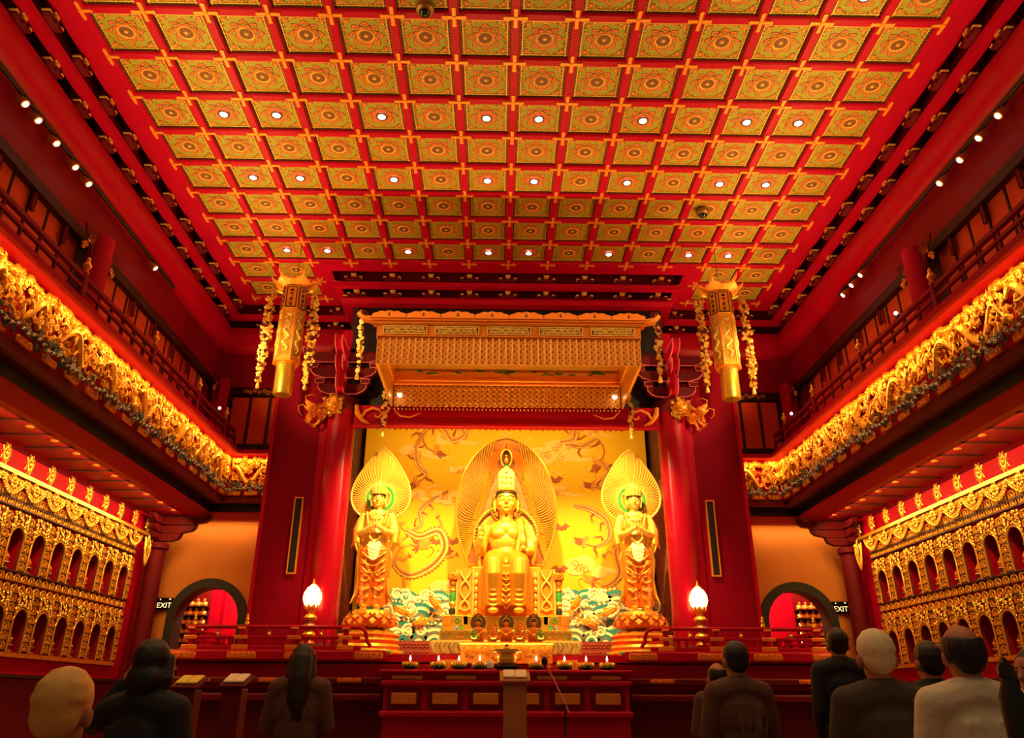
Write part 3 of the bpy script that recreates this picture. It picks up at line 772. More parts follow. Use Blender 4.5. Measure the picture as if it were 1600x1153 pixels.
    for q, (l, z) in enumerate(((.38, 3.66), (.62, 3.80), (.86, 3.95))):
        b = MB(); b.prism([(-.12, 0), (l*.6, 0), (l*.9, .04), (l, .10), (l, .13), (-.12, .13)], -.06, .06, 'y'); b.cb(l-.05, 0, .15, .12, .14, .05, 0, .01)
        b.build('bracket_arm', M('red_dark'), t, (cx, cy, z), (0, 0, 0 if sg < 0 else pi), smooth=False)
        b = MB(); b.prism([(-.1, 0), (l*.4, 0), (l*.55, .05), (l*.6, .12), (-.1, .12)], -.05, .05, 'y')
        b.build('bracket_arm', M('red_dark'), t, (cx, cy, z), (0, 0, -pi/2), smooth=False)
    # ---------------------------------------------------------------- ochre end wall with arched doorway
    ax = sg*5.23; b = MB()
    A = [(ax+p, q) for p, q in arch_pts(.58, ZF, 2.97, 16)]
    x0, x1 = ax-1.25, ax+1.30
    if sg > 0: x0, x1 = ax-1.25, 6.52
    else: x0, x1 = -6.52, ax+1.25
    b.prism([(x0, ZF), (x0, 4.12), (x1, 4.12), (x1, ZF)]+list(reversed(A)), 14.75, 15.0, 'y')
    b.build('wall_back_%s' % sd, M('ochre_wall'), kind='structure', smooth=False)
    d = inst('door_%d' % (1 if sg < 0 else 2), None, kind='structure')
    b = MB(); b.band([(ax+p, q) for p, q in arch_pts(.70, ZF, 3.08, 20)], [(ax+p, q) for p, q in arch_pts(.55, ZF, 2.93, 20)], 14.66, 15.05, 'y'); b.build('arch_frame', M('charcoal'), d)
    b = MB(); b.box(ax-2.2, ax+2.2, 16.4, 16.5, ZF, 4.2); b.box(ax-2.2, ax+2.2, 15.0, 16.4, 4.0, 4.1); b.build('passage_wall', M('red'), d, smooth=False)
    b = MB(); b.box(ax+.32*sg-.25, ax+.32*sg+.05, 16.2, 16.42, ZF, 4.0) if sg < 0 else b.box(ax-.75, ax-.32, 16.2, 16.42, ZF, 4.0); b.build('passage_pier', M('ochre_wall' if sg > 0 else 'red'), d, smooth=False)
    light('passage_lamp', 'POINT', (ax-.1*sg, 15.45, 3.55), 150, (1, .6, .3), size=.15)
    # shelves of gilt figures seen through the arch
    for off, wd_, dep in ((-.62 if sg < 0 else .60, .5, 15.75), (.66 if sg < 0 else -.70, .30, 15.55)):
        sx_ = ax+off
        t = thing('figure_shelf', (sx_, dep, ZF), 'shelves of small gilt figures through the %s archway, %s side' % (sd, 'left' if off < 0 else 'right'), 'shelf')
        b = MB(); b.box(sx_-wd_/2, sx_+wd_/2, dep+.1, dep+.14, ZF, 3.1); b.build('back_panel', M('red_dark'), t, smooth=False)
        for z in range(9):
            b = MB(); b.cb(sx_, dep, 1.42+.16*z, wd_, .22, .018, 0); b.build('shelf_board', M('red_black'), t, smooth=False)
            for q in range(int(wd_/.12)):
                b2 = FGI = None
                o = inst('figure', FBODG, t, (sx_-wd_/2+.07+.12*q, dep-.03, 1.37+.16*z), (0, 0, 0), (.85, .85, .62))
                inst('figure_head', FHEADG, o, (sx_-wd_/2+.07+.12*q, dep-.03, 1.37+.16*z), (0, 0, 0), (.85, .85, .62))
    # exit sign
    ex = sg*6.00
    t = thing('exit_sign', (ex, 14.70, 2.63), 'black exit sign on the ochre wall beside the %s archway' % sd, 'sign')
    b = MB(); b.cb(ex, 14.70, 2.645, .30, .05, .20, 0, .01); b.build('casing', M('black_gloss'), t, smooth=False)
    cu = bpy.data.curves.new('exit_lettering', 'FONT'); cu.body = 'EXIT'; cu.size = .125; cu.extrude = .003; cu.align_x = 'CENTER'; cu.materials.append(MATS['sign_letters'])
    o = bpy.data.objects.new('lettering_curve', cu); me = bpy.data.meshes.new_from_object(o); bpy.data.objects.remove(o); inst('lettering', me, t, (ex, 14.67, 2.575), (pi/2, 0, 0))
    b = MB(); b.cb(ex+.09, 14.675, 2.72, .03, .01, .02, 0); b.ell((ex-.08, 14.672, 2.715), (.012, .006, .012), 8, 5); b.build('pictogram', M('sign_letters'), t)
# ------------------------------------------------------------------ piers, round columns, altar bay
for sg in (-1, 1):
    sd = SIDE[sg]
    b = MB(); xa, xb = sorted((sg*3.16, sg*4.10)); b.box(xa, xb, 13.30, 15.0, ZF, 6.74)
    pier = b.build('wall_pier_%s' % sd, M('red_pier'), kind='structure', smooth=False)
    b = MB()
    for x0, x1 in ((3.16, 3.27), (4.06, 4.12)):
        xa, xb = sorted((sg*x0, sg*x1)); b.box(xa, xb, 13.28, 13.32, ZF, 6.74)
    b.build('edge_strip', M('red'), pier, smooth=False)
    # black couplet board with gilt edge
    px = sg*3.47-.02
    t = thing('couplet_board', (px, 13.27, 3.6), 'tall narrow black couplet board with gilt edge on the %s pier' % sd, 'plaque')
    b = MB(); b.cb(px, 13.275, 3.595, .115, .04, 1.20, 0, .004); b.build('board', M('black'), t, smooth=False)
    b = MB(); o = [(px-.075, 2.97), (px-.075, 4.22), (px+.075, 4.22), (px+.075, 2.97)]; i_ = [(px-.055, 2.99), (px-.055, 4.20), (px+.055, 4.20), (px+.055, 2.99)]
    b.band(o, i_, 13.24, 13.30, 'y', 0, True); b.build('gilt_frame', M('gold_orange'), t, smooth=False)
    # round column
    cx, cy = sg*2.90, 13.22
    t = thing('altar_column', (cx, cy, 1.75), 'tall glossy red round column at the %s of the altar' % sd, 'column')
    b = MB(); b.lathe([(.245, 0), (.245, 4.05)], 48); b.build('shaft', M('red_lacquer'), t, (cx, cy, 1.75))
    b = MB(); b.lathe([(.29, 0), (.295, .06), (.27, .12), (.255, .16)], 28); b.build('base', M('red_dark'), t, (cx, cy, 1.75))
    b = MB(); b.lathe([(.25, 0), (.31, .08), (.31, .2), (.26, .26)], 28); b.build('capital', M('red_dark'), t, (cx, cy, 5.72))
    # bracket set above the column, red with pale outlines
    t = thing('bracket_set', (cx, 13.1, 5.95), 'red bracket set with pale outlines above the %s altar column' % sd, 'bracket')
    lv = [(5.98, .46), (6.28, .62), (6.58, .78)]
    for z, l in lv:
        for d in (-1, 1):
            b = MB()
            pr = [(0, .0), (l*.55, .0), (l*.8, .05), (l*.92, .12), (l*.92, .19), (0, .19)]
            b.prism([(d*p, z+q) for p, q in pr], -.07, .07, 'y', 0)
            b.tube([(d*p, -.075, z+q) for p, q in pr[:-1]], .009, 4, 1)
            b.cb(d*(l*.86), 0, z+.235, .17, .17, .09, 0, .01)
            b.tube([(d*(l*.86)+p*.085, -.088, z+q) for p, q in ((-1, .28), (1, .28), (.8, .195), (-.8, .195), (-1, .28))], .007, 4, 1)
            b.build('cross_arm', M('red_dark', 'pink'), t, (cx, 13.05, 0), smooth=False)
    for k, (z, l) in enumerate(lv):
        b = MB(); l2 = .32+.18*k
        pr = [(-.1, z), (l2*.6, z), (l2*.9, z+.07), (l2, z+.16), (l2, z+.24), (-.1, z+.24)]
        b.prism([(-p, q) for p, q in pr], -.06, .06, 'x', 0)
        for e in (-.06, .06): b.tube([(e, -p, q) for p, q in pr], .010, 4, 1)
        b.build('projecting_arm', M('red', 'pink'), t, (cx, 13.0, 0), smooth=False)
    b = MB(); pth = [(0, -.30+.04*i-.10*sin(i*.9), 6.0+.17*i) for i in range(8)]
    b.tube(pth, [.05, .07, .075, .075, .07, .07, .075, .09], 4, 0); b.build('curved_arm', M('red'), t, (cx-sg*.02, 13.0, 0))
    # gilt lion head on the column and dragon head beside it
    hx = sg*3.02
    t = thing('lion_head_ornament', (hx, 12.93, 5.75), 'gilt lion head ornament on top of the %s altar column' % sd, 'ornament')
    rnd = random.Random(3); b = MB(); b.ell((0, 0, 0), (.15, .12, .16), 12, 9); b.ell((0, -.12, -.05), (.09, .07, .06), 10, 6); b.ell((0, -.11, -.12), (.075, .06, .03), 10, 6)
    for e in (-1, 1): b.ell((e*.065, -.11, .05), .028, 8, 6); b.ell((e*.14, -.02, .10), (.04, .03, .05), 8, 6)
    hd = b.build('head', M('gold_deep'), t, (hx, 12.95, 5.76))
    b = MB()
    for k in range(34):
        a = rnd.uniform(0, 6.28); r = rnd.uniform(.11, .18); b.tube(spiral(r*cos(a), r*sin(a), .035, 1.4, rnd.random()*6, 1, 9, -.06+rnd.uniform(-.03, .06)), .011, 4)
    b.build('mane', M('gold'), t, (hx, 12.95, 5.76), kind='stuff')
    hx = sg*3.32
    t = thing('dragon_head_ornament', (hx, 12.98, 5.6), 'orange carved dragon head jutting from the %s pier top' % sd, 'ornament')
    b = MB(); dragon(b, [(sg*(-.16+.03*i), .10-.01*i, -.06+.018*i) for i in range(8)], .075, random.Random(11)); b.build('head', M('gold_orange'), t, (hx, 13.02, 5.66))
    b = MB()
    for k in range(12): b.tube(spiral(rnd.uniform(-.14, .14), rnd.uniform(-.14, .06), .045, 1.4, rnd.random()*6, 1, 10, -.03), .013, 4)
    b.build('mane', M('gold_orange'), t, (hx, 13.05, 5.62), kind='stuff')
    # reveal of the altar recess with bead lattice
    t = inst('wall_recess_%s' % sd, None, kind='structure')
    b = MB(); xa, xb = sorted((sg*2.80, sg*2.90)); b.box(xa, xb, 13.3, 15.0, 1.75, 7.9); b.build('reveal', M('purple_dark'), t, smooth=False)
    b = MB()
    for q in range(26):
        y = 13.5+.055*q
        for k in range(44):
            b.ell((sg*2.775, y, 1.9+.065*k+.03*(q % 2)), (.012, .014, .018), 5, 4)
    o = b.build('bead_lattice', M('bead'), t); o['kind'] = 'stuff'
    # gilt scrolls on the lintel corners
    b = MB(); b.tube([(sg*2.62, 0, .33), (sg*2.60, 0, .20), (sg*2.50, 0, .06), (sg*2.38, 0, 0)], [.035, .05, .04, .01], 6)
    b.tube([(sg*2.52, 0, .10)]+[(sg*(2.42-.0)+p[0]*1., 0, p[2]) for p in [(sg*.04, 0, .22), (-sg*.08, 0, .28), (-sg*.2, 0, .25), (-sg*.25, 0, .17), (-sg*.2, 0, .11), (-sg*.13, 0, .13), (-sg*.14, 0, .17)]], [.02, .024, .026, .024, .022, .02, .018, .018], 6)
    t = thing('lintel_scroll', (sg*2.45, 13.0, 5.45), 'gilt scroll ornament under the %s end of the altar lintel' % sd, 'ornament'); b.build('scroll', M('gold_orange'), t, (0, 13.0, 5.45))
    b = MB(); b.tube([(sg*1.95, 0, .24), (sg*1.85, 0, .14), (sg*1.68, 0, .12), (sg*1.50, 0, .20)], [.012, .016, .014, .006], 5); b.build('tendril', M('gold_orange'), t, (0, 13.0, 5.45))
b = MB(); b.box(-2.66, 2.66, 13.06, 13.30, 5.46, 5.80); lt = b.build('trim_8', M('red'), kind='structure', smooth=False)
b = MB(); b.box(-2.66, 2.66, 13.03, 13.10, 5.43, 5.475); b.build('bead_moulding', M('red_beam'), lt, smooth=False)
# loft above the lintel, closing the altar recess
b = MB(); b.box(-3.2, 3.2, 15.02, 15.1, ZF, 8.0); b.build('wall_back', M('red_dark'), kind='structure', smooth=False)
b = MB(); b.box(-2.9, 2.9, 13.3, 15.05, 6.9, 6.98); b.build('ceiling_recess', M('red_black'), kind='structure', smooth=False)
b = MB(); b.box(-2.75, 2.75, 13.32, 13.38, 5.80, 7.9); b.build('wall_loft_shade', M('black'), kind='structure', smooth=False)  # black sheet: the shade inside the loft put into its colour
# ------------------------------------------------------------------ silk mural with dragons, wave carving
YM = 14.80
mur = thing('dragon_mural', (0, YM, 1.75), 'large orange silk mural with dragons and clouds behind the statues', 'mural')
b = MB(); b.box(-2.72, 2.72, YM, YM+.04, 1.75, 6.15); b.build('silk_panel', M('silk'), mur, smooth=False)
b = MB()
for k in range(46):
    x = -2.5+5*k/45; 
    if k % 9 == 8: continue
    b.box(x-.030, x+.020, YM-.006, YM, 5.93, 5.955)
    if k % 2: b.box(x-.012, x+.012, YM-.006, YM, 5.915, 5.97)
b.build('script_border', M('mural_brown'), mur, smooth=False)
def mp(px, py):                            # mural layout grid -> x,z on the wall
    f = 1.013; return ((px-790)*.01215*f-.01, 1.15+(1091.5-py)*.01085*f*(1+(1091.5-py)*.000272))
def mdragon(pts, r, seed, m='mural_brown'):
    P = [mp(*p) for p in pts]; Q = []
    for i in range(len(P)-1):              # Catmull-Rom through the points
        p0, p1, p2, p3 = P[max(i-1, 0)], P[i], P[i+1], P[min(i+2, len(P)-1)]
        for q in range(7):
            t = q/7
            Q.append(tuple(.5*((2*p1[k])+(-p0[k]+p2[k])*t+(2*p0[k]-5*p1[k]+4*p2[k]-p3[k])*t*t+(-p0[k]+3*p1[k]-3*p2[k]+p3[k])*t**3) for k in (0, 1)))
    Q.append(P[-1])
    b = MB(); dragon(b, [(x, 0, z) for x, z in Q], r*.78, random.Random(seed), 0, 1, dep=.3, scales=2)
    b.build('painted_dragon', M(m, 'mural_orange' if m == 'mural_brown' else 'mural_brown', 'mural_cloud' if m == 'mural_brown' else 'gold_pale'), mur, (0, YM-.005, 0)).scale = (1, .12, 1)
mdragon([(765, 679), (735, 680), (718, 690), (724, 706), (706, 714), (692, 698), (674, 690), (660, 702), (664, 724), (684, 735)], .085, 1)
mdragon([(836, 683), (862, 694), (882, 686), (900, 694), (897, 712), (880, 716), (910, 722), (936, 712), (946, 732), (934, 752)], .085, 2)
mdragon([(702, 792), (676, 806), (660, 822), (662, 842), (644, 852), (628, 842)], .06, 3)
mdragon([(640, 850), (662, 860), (690, 852), (700, 876), (682, 902), (650, 916), (628, 900), (636, 876), (664, 872)], .10, 4, 'mural_orange')
mdragon([(896, 812), (922, 818), (944, 834), (946, 860), (926, 872), (905, 866)], .075, 5)
mdragon([(966, 846), (956, 880), (960, 912), (940, 930), (918, 922)], .085, 6, 'mural_orange')
mdragon([(664, 700), (650, 724), (654, 752), (668, 768), (650, 782)], .07, 7)
mdragon([(938, 742), (950, 760), (940, 784), (922, 782)], .07, 8)
rnd = random.Random(21)
for cx, cy, sz in ((700, 712, 1.0), (652, 735, 1.2), (866, 736, 1.5), (880, 722, 1.1), (700, 800, 1.1), (648, 800, 1.0), (902, 902, 1.6), (868, 790, .9), (720, 760, .8), (705, 930, 1.0), (640, 690, .8), (930, 700, .8)):
    b = MB(); x, z = mp(cx, cy)
    for k in range(7): b.ell((x+rnd.uniform(-.22, .22)*sz, 0, z+rnd.uniform(-.07, .07)*sz), (.13*sz*rnd.uniform(.6, 1), .06, .085*sz*rnd.uniform(.6, 1)), 10, 6)
    for k in range(3): b.tube(spiral(x+rnd.uniform(-.15, .15)*sz, z+rnd.uniform(-.05, .05), .06*sz, 1.4, rnd.random()*6, 1, 12, -.06), .010, 4, 1)
    b.tube([(x+.2*sz, 0, z-.05), (x+.4*sz, 0, z-.09), (x+.6*sz, 0, z-.06)], [.05*sz, .03*sz, .005], 5)
    b.build('painted_cloud', M('mural_cloud', 'mural_orange'), mur, (0, YM-.004, 0)).scale = (1, .10, 1)
for cx, cy in ((702, 884), (876, 846), (688, 868), (872, 908), (712, 868), (868, 775)):
    b = MB(); x, z = mp(cx, cy)
    b.ell((x, 0, z), (.03, .05, .05), 8, 6)
    for e in (-1, 1):
        b.prism([(x, z+.03), (x+e*.07, z+.10), (x+e*.16, z+.04), (x+e*.11, z+.03), (x+e*.08, z-.03), (x+e*.03, z-.02)], -.03, .03, 'y')
    b.build('painted_bat', M('mural_brown'), mur, (0, YM-.004, 0), smooth=False).scale = (1, .2, 1)
for k in range(26):
    cx, cy = rnd.uniform(600, 975), rnd.uniform(685, 920); x, z = mp(cx, cy); l = rnd.uniform(.2, .45); e = rnd.choice((-1, 1))
    b = MB(); b.tube([(x, 0, z), (x+e*l*.3, 0, z+.05), (x+e*l*.65, 0, z-.02), (x+e*l, 0, z+.04)], [.006, .018, .014, .003], 4)
    b.build('painted_ribbon', M('mural_cloud'), mur, (0, YM-.003, 0)).scale = (1, .2, 1)
# waves
def wave_mesh(seed):
    rnd = random.Random(seed); b = MB(); cs = [('teal', 'cream', 'teal', 'slate', 'cream'), ('slate', 'cream', 'slate', 'cream', 'teal'), ('teal', 'slate', 'cream', 'slate', 'teal')][seed % 3]
    names = ['teal', 'cream', 'slate']
    R = .27
    for q in range(5):
        r0, r1 = R*(1-.18*q), R*(1-.18*(q+1))+.002
        A = [pi*1.02*i/14-.02 for i in range(15)]
        b.band([(r0*cos(a)*(1+.12*a/pi), r0*sin(a)*1.05) for a in A], [(r1*cos(a)*(1+.12*a/pi), r1*sin(a)*1.05) for a in A], -.05-.008*q, .0, 'y', names.index(cs[q]))
    b.tube(spiral(-.20, .20, .11, 1.6, pi*.25, 1, 18, -.05), [.030]*12+[.028, .026, .024, .022, .02, .016], 6, 1)
    b.tube(spiral(-.20, .20, .085, 1.4, pi*.25, 1, 16, -.035), .018, 5, 0 if seed % 2 else 2)
    for k in range(6):
        a = pi*(.45+.09*k); b.ell((R*1.05*cos(a)-.03, -.045, R*1.07*sin(a)+.015), .026, 7, 5, 1)
    return b.mesh('wave', M(*names))
WAVES = [wave_mesh(k) for k in range(3)]
b = MB(); b.ell((0, 0, 0), (.15, .05, .06), 12, 8); b.prism([(-.13, 0), (-.24, .08), (-.21, 0), (-.24, -.08)], -.012, .012, 'y'); b.prism([(.02, .05), (-.05, .11), (-.08, .04)], -.01, .01, 'y')
for k in range(9): b.ell((-.08+.028*k*.8, -.045, .02*(-1)**k), (.018, .008, .018), 6, 4, 1)
b.ell((.11, -.04, .02), .012, 6, 5, 2)
CARP = b.mesh('carp', M('fruit_orange', 'gold_orange', 'black'))
for sg in (-1, 1):
    t = thing('wave_carving', (sg*1.45, 14.3, 1.75), 'carved blue and white sea waves between throne and %s standing statue' % SIDE[sg], 'carving')
    b = MB(); xa, xb = sorted((sg*.85, sg*2.3)); b.box(xa, xb, 14.32, 14.40, 1.75, 2.55); b.build('backing', M('slate'), t, smooth=False)
    rnd = random.Random(40+sg)
    for r in range(5):
        for k in range(6):
            x = .88+.27*k+(.13 if r % 2 else 0)+rnd.uniform(-.03, .03)
            if x > 2.35: continue
            z = 2.60-.15*r+rnd.uniform(-.03, .03)-.08*abs(x-1.5)
            e = rnd.choice((-1, 1)); s_ = rnd.uniform(.75, 1.1)
            inst('wave', WAVES[rnd.randrange(3)], t, (sg*x, 14.30-.06*r, z), (0, rnd.uniform(-.25, .25), 0), (e*s_, 1, s_))
    for k, (x, z, a) in enumerate(((1.20, 2.62, .9), (1.75, 2.48, .4), (1.42, 2.30, -.3))):
        inst('carp', CARP, None, (sg*x, 13.97, z), (0, a*(-sg), 0), (sg, 1, 1), 'orange carp leaping from the %s waves, %s one' % (SIDE[sg], ('upper', 'outer', 'lower')[k]), 'carp', 'carved carp')
    b = MB(); xa, xb = sorted((sg*1.15, sg*1.75)); b.box(xa, xb, 13.5, 13.9, 1.72, 1.98)
    for k in range(9):
        for q in range(2): b.torus((sg*(1.19+.065*k), 13.495, 1.79+.12*q), .030, .008, 8, 4, 'y')
    inst('woven_screen', b.mesh('woven_screen', M('bead')), None, (0, 0, 0), label='low brown woven screen in front of the %s waves' % SIDE[sg], cat='screen')
# ------------------------------------------------------------------ altar statues
def head_parts(t, x, y, z, s, skin='gold_skin', hair=True):
    """head with face; z = chin height, s = face half-width"""
    b = MB()
    b.ell((0, 0, s*1.28), (s*1.0, s*1.05, s*1.30), 18, 14); b.ell((0, -s*.25, s*.62), (s*.80, s*.75, s*.66), 16, 10)
    b.lathe([(s*.62, -s*.75), (s*.56, -s*.2), (s*.60, s*.4)], 16)
    b.tube([(0, -s*1.00, s*1.45), (0, -s*1.12, s*1.15), (0, -s*1.20, s*.95)], [s*.10, s*.13, s*.17], 8)
    b.ell((0, -s*1.0, s*.26), (s*.28, s*.12, s*.16), 10, 6)
    for e in (-1, 1):
        b.ell((e*s*.42, -s*.80, s*.85), (s*.34, s*.2, s*.28), 10, 7)
        b.tube([(e*s*.98, 0, s*1.6), (e*s*1.10, -s*.02, s*1.1), (e*s*1.06, -s*.05, s*.45), (e*s*.98, -s*.05, s*.25)], [s*.10, s*.16, s*.13, s*.10], 8)
        b.ell((e*s*.40, -s*.92, s*1.28), (s*.24, s*.08, s*.12), 10, 6)
    h = remesh(b.build('head', M(skin), t, (x, y, z)), s*.06, 2)
    for e in (-1, 1):
        b = MB(); b.tube([(e*s*(.18+.11*i), -s*(1.02-.035*i*i*.6), s*(1.25-.05*sin(pi*i/4))) for i in range(5)], s*.042, 5, 0); b.build('eye_line', M('tile_dark'), h, (x, y, z))
        b = MB(); b.tube([(e*s*(.12+.15*i), -s*(1.06-.05*i*i*.4), s*(1.52+.10*sin(pi*i/4))) for i in range(5)], s*.034, 5, 0); b.build('brow_line', M('tile_dark'), h, (x, y, z))
    b = MB(); b.tube([(s*(-.22+.11*i), -s*(1.06+.03*sin(pi*i/4)), s*(.56+.03*abs(i-2)*.5)) for i in range(5)], [s*.04, s*.075, s*.085, s*.075, s*.04], 5, 0)
    b.build('lips', M('robe_orange'), h, (x, y, z))
    if hair:
        b = MB(); n = 20; V0 = []; V1 = []
        for i in range(n+1):
            a = pi*(1.0+i/n); c4 = abs(cos(a))**6; V0.append((s*1.06*cos(a), s*1.04*sin(a), s*1.90-c4*s*.75)); V1.append((s*.98*cos(a), s*.98*sin(a), s*2.03))
        b.add(V0+V1, [(i, i+1, n+2+i, n+1+i) for i in range(n)])
        b.ell((0, s*.22, s*1.62), (s*1.02, s*.95, s*1.0), 16, 10)
        b.build('hair', M('hair_black'), h, (x, y, z))
    return h
def loop(n, f): return [f(i/(n-1)) for i in range(n)]
def praying_hands(b, z, y, s):
    for e in (-1, 1):
        b.ell((e*.022*s, y, z+.045*s), (.020*s, .035*s, .055*s), 8, 6)
        for k in range(4): b.tube([(e*.020*s, y-.025*s+.017*k*s, z+.08*s), (e*.014*s, y-.022*s+.016*k*s, z+(.15+.012*(1.5-abs(k-1.2)))*s)], [.011*s, .008*s], 6)
        b.tube([(e*.022*s, y+.03*s, z+.03*s), (e*.018*s, y+.048*s, z+.08*s)], [.012*s, .009*s], 6)
def halo_leaf(name, t, x, y, zc, hw, top, bot, rin, mats=('gold_deep', 'gold_pale')):
    """pointed halo with raised flame lines; outline closed at (zc-bot), tip at zc+top"""
    n = 40
    def outline(u):                          # u -1..1 from bottom left round over the tip to bottom right
        f = abs(u)*pi; s_ = 1 if u > 0 else -1
        r = hw*(1+(top/hw-1)*math.exp(-(f/.44)**1.25))
        return (s_*r*sin(f), zc+r*cos(f)*(bot/hw if f > pi/2 else 1.))
    pts = [outline(-1+2*i/n) for i in range(n+1)]
    b = MB(); b.prism(pts[:-1], 0, .035, 'y', 0)
    b.tube([(px, -.005, pz) for px, pz in pts], .018, 6, 1, closed=False)
    for k in range(1, 64):
        u = -1+2*k/64
        ox, oz = outline(u); a = pi/2-u*pi
        ix, iz = rin*cos(a), zc+rin*sin(a)*.98
        mx, mz = ix*.45+ox*.55+(.16*hw*(1 if u > 0 else -1))*(1-abs(u)), iz*.6+oz*.4-.06*top*(1-abs(u))
        P = [((1-q)**2*ix+2*q*(1-q)*mx+q*q*ox, -.012, (1-q)**2*iz+2*q*(1-q)*mz+q*q*oz) for q in [i/9 for i in range(10)]]
        b.tube(P, .011, 4, 1)
    return b.build(name, M(*mats), t, (x, y, 0))
def lotus(b, r, z0, rows=((1.0, .0, 1), (.92, .10, 0), (.78, .17, 2)), n=12, s=1.):
    for q, (k, dz, m) in enumerate(rows):
        for i in range(n):
            a = 2*pi*(i+.5*(q % 2))/n; c, sn = cos(a), sin(a); w = r*k*pi/n*.95; tx, ty = -sn, c
            R = r*k; z = z0+dz*s
            def P(rr, off, zz): return (rr*c+tx*off, rr*sn+ty*off, zz)
            V = [P(R*.72, -w*.5, z), P(R*.72, w*.5, z), P(R*.98, w, z+.05*s), P(R*1.08, w*.7, z+.11*s), P(R*1.02, 0, z+.16*s), P(R*1.08, -w*.7, z+.11*s), P(R*.98, -w, z+.05*s), P(R*1.10, 0, z+.075*s)]
            b.add(V, [(0, 1, 7), (1, 2, 7), (2, 3, 7), (3, 4, 7), (4, 5, 7), (5, 6, 7), (6, 0, 7)], m)
def standing_statue(sg):
    sd = SIDE[sg]; x0, y0 = sg*2.14, 13.20; zd = 1.72
    t = thing('standing_statue', (x0, y0, zd), 'gilded standing statue with praying hands and leaf halo on the %s of the altar' % sd, 'statue')
    L = (x0, y0, 0)
    b = MB(); b.lathe([(.50, 1.72), (.50, 1.80), (.49, 1.82), (.50, 1.86), (.47, 1.90), (.49, 1.95), (.45, 1.99), (.47, 2.03), (.40, 2.07), (.36, 2.10)], 36, 0)
    for k in range(24):
        a = 2*pi*k/24; b.ell((.515*cos(a), .515*sin(a), 1.775), (.045, .045, .030), 6, 5, 1 if k % 3 == 0 else 2)
        b.ell((.47*cos(a), .47*sin(a), 2.03), (.022, .022, .018), 6, 4, 2)
    b.build('round_base', M('gold', 'green', 'gold_orange'), t, L)
    b = MB(); lotus(b, .40, 2.13, ((1.0, 0., 0), (.95, .07, 1), (.80, .14, 2)), 14, .9); b.lathe([(.2, 2.10), (.34, 2.16), (.30, 2.36), (.26, 2.40)], 24, 2)
    for k in range(14):
        a = 2*pi*k/14; b.torus((.415*cos(a), .415*sin(a), 2.19), .030, .010, 10, 4, 'z', 2)
    b.build('lotus_pedestal', M('robe_orange', 'gold_orange', 'gold'), t, L)
    # legs and skirt
    b = MB()
    for e in (-1, 1):
        b.tube([(e*.10, -.03, 2.46), (e*.115, -.03, 2.7), (e*.12, -.02, 3.0), (e*.10, 0, 3.35)], [.095, .105, .125, .16], 14)
        b.tube([(e*.21, .03, 2.50), (e*.20, .02, 2.8), (e*.19, .02, 3.3)], [.05, .055, .06], 8)
        for k in range(4): b.tube(loop(7, lambda q: (e*(.02+.19*q), -.13-.03*sin(pi*q), 2.62+.13*k-.05*sin(pi*q))), .011, 5)
    b.ell((0, 0, 3.30), (.22, .15, .2), 16, 10)
    remesh(b.build('skirt', M('robe_orange'), t, L), .014, 2)
    b = MB()
    for e in (-1, 1):
        for z_, q in ((2.72, .02), (2.95, -.02), (3.14, .03)):
            b2 = MB(); b2.tube(spiral(e*(.115+q), z_, .042, 1.6, 1, e, 14, -.165), .007, 4); b2.build('robe_medallion', M('gold_pale'), t, L)
        b = MB()
        for k in range(5): b.tube([(e*(.07+.018*k), -.17+.004*k, 2.42), (e*(.07+.018*k), -.12, 2.45)], .012, 6)
        b.ell((e*.10, -.10, 2.46), (.05, .10, .035), 10, 6); b.build('foot', M('gold_skin'), t, L)
    # torso, arms, hands: one skin
    b = MB()
    b.ell((0, 0, 3.55), (.185, .13, .22), 16, 12); b.ell((0, 0, 3.80), (.215, .13, .20), 16, 12); b.ell((0, -.02, 3.92), (.17, .10, .10), 12, 8)
    b.lathe([(.085, 3.90), (.07, 4.0), (.075, 4.10)], 14)
    for e in (-1, 1):
        b.tube([(e*.21, 0, 3.93), (e*.27, -.01, 3.76), (e*.265, -.06, 3.60), (e*.15, -.17, 3.63), (e*.035, -.235, 3.70)], [.075, .078, .066, .052, .038], 12)
    praying_hands(b, 3.68, -.24, 1.05)
    remesh(b.build('torso', M('gold_pale'), t, L), .010, 2)
    # hanging sleeves, scarf, apron
    b = MB()
    for e in (-1, 1):
        b.tube([(e*.25, .02, 3.85), (e*.31, .0, 3.66), (e*.30, -.05, 3.45), (e*.27, -.02, 3.30)], [.08, .085, .07, .02], 10)
        b.tube([(e*.29, -.02, 3.62), (e*.36, -.02, 3.50), (e*.40, 0, 3.38)], [.03, .025, .01], 6)
        b.tube([(e*.20, -.05, 3.50), (e*.27, -.03, 3.2), (e*.235, -.02, 2.9), (e*.26, -.04, 2.65), (e*.34, -.02, 2.50)], [.03, .035, .032, .035, .012], 8)
        b.tube([(e*.17, -.10, 3.95), (e*.13, -.14, 3.75), (e*.10, -.15, 3.55), (0, -.17, 3.42)], [.03, .028, .026, .02], 8)
    for k in range(3): b.tube(loop(9, lambda q: (.20*(2*q-1), -.15-.04*sin(pi*q), 3.30-.11*k-.12*sin(pi*q))), [.008]+[.014]*7+[.008], 6)
    remesh(b.build('scarf', M('gold'), t, L), .011, 1)
    b = MB(); b.ell((0, -.135, 3.40), (.115, .055, .10), 14, 8)
    for k in range(4): b.tube(loop(9, lambda q: ((.115-.012*k)*(2*q-1), -.165-.03*sin(pi*q), 3.40-.055*k-.07*sin(pi*q))), .022, 6)
    remesh(b.build('white_apron', M('robe_white'), t, L), .011, 2)
    b = MB()
    for k in range(15): 
        a = pi*(1.05+.9*k/14); b.ell((.13*cos(a), -.07+.10*sin(a), 3.94+.04*sin(a)*2), .014, 6, 5)
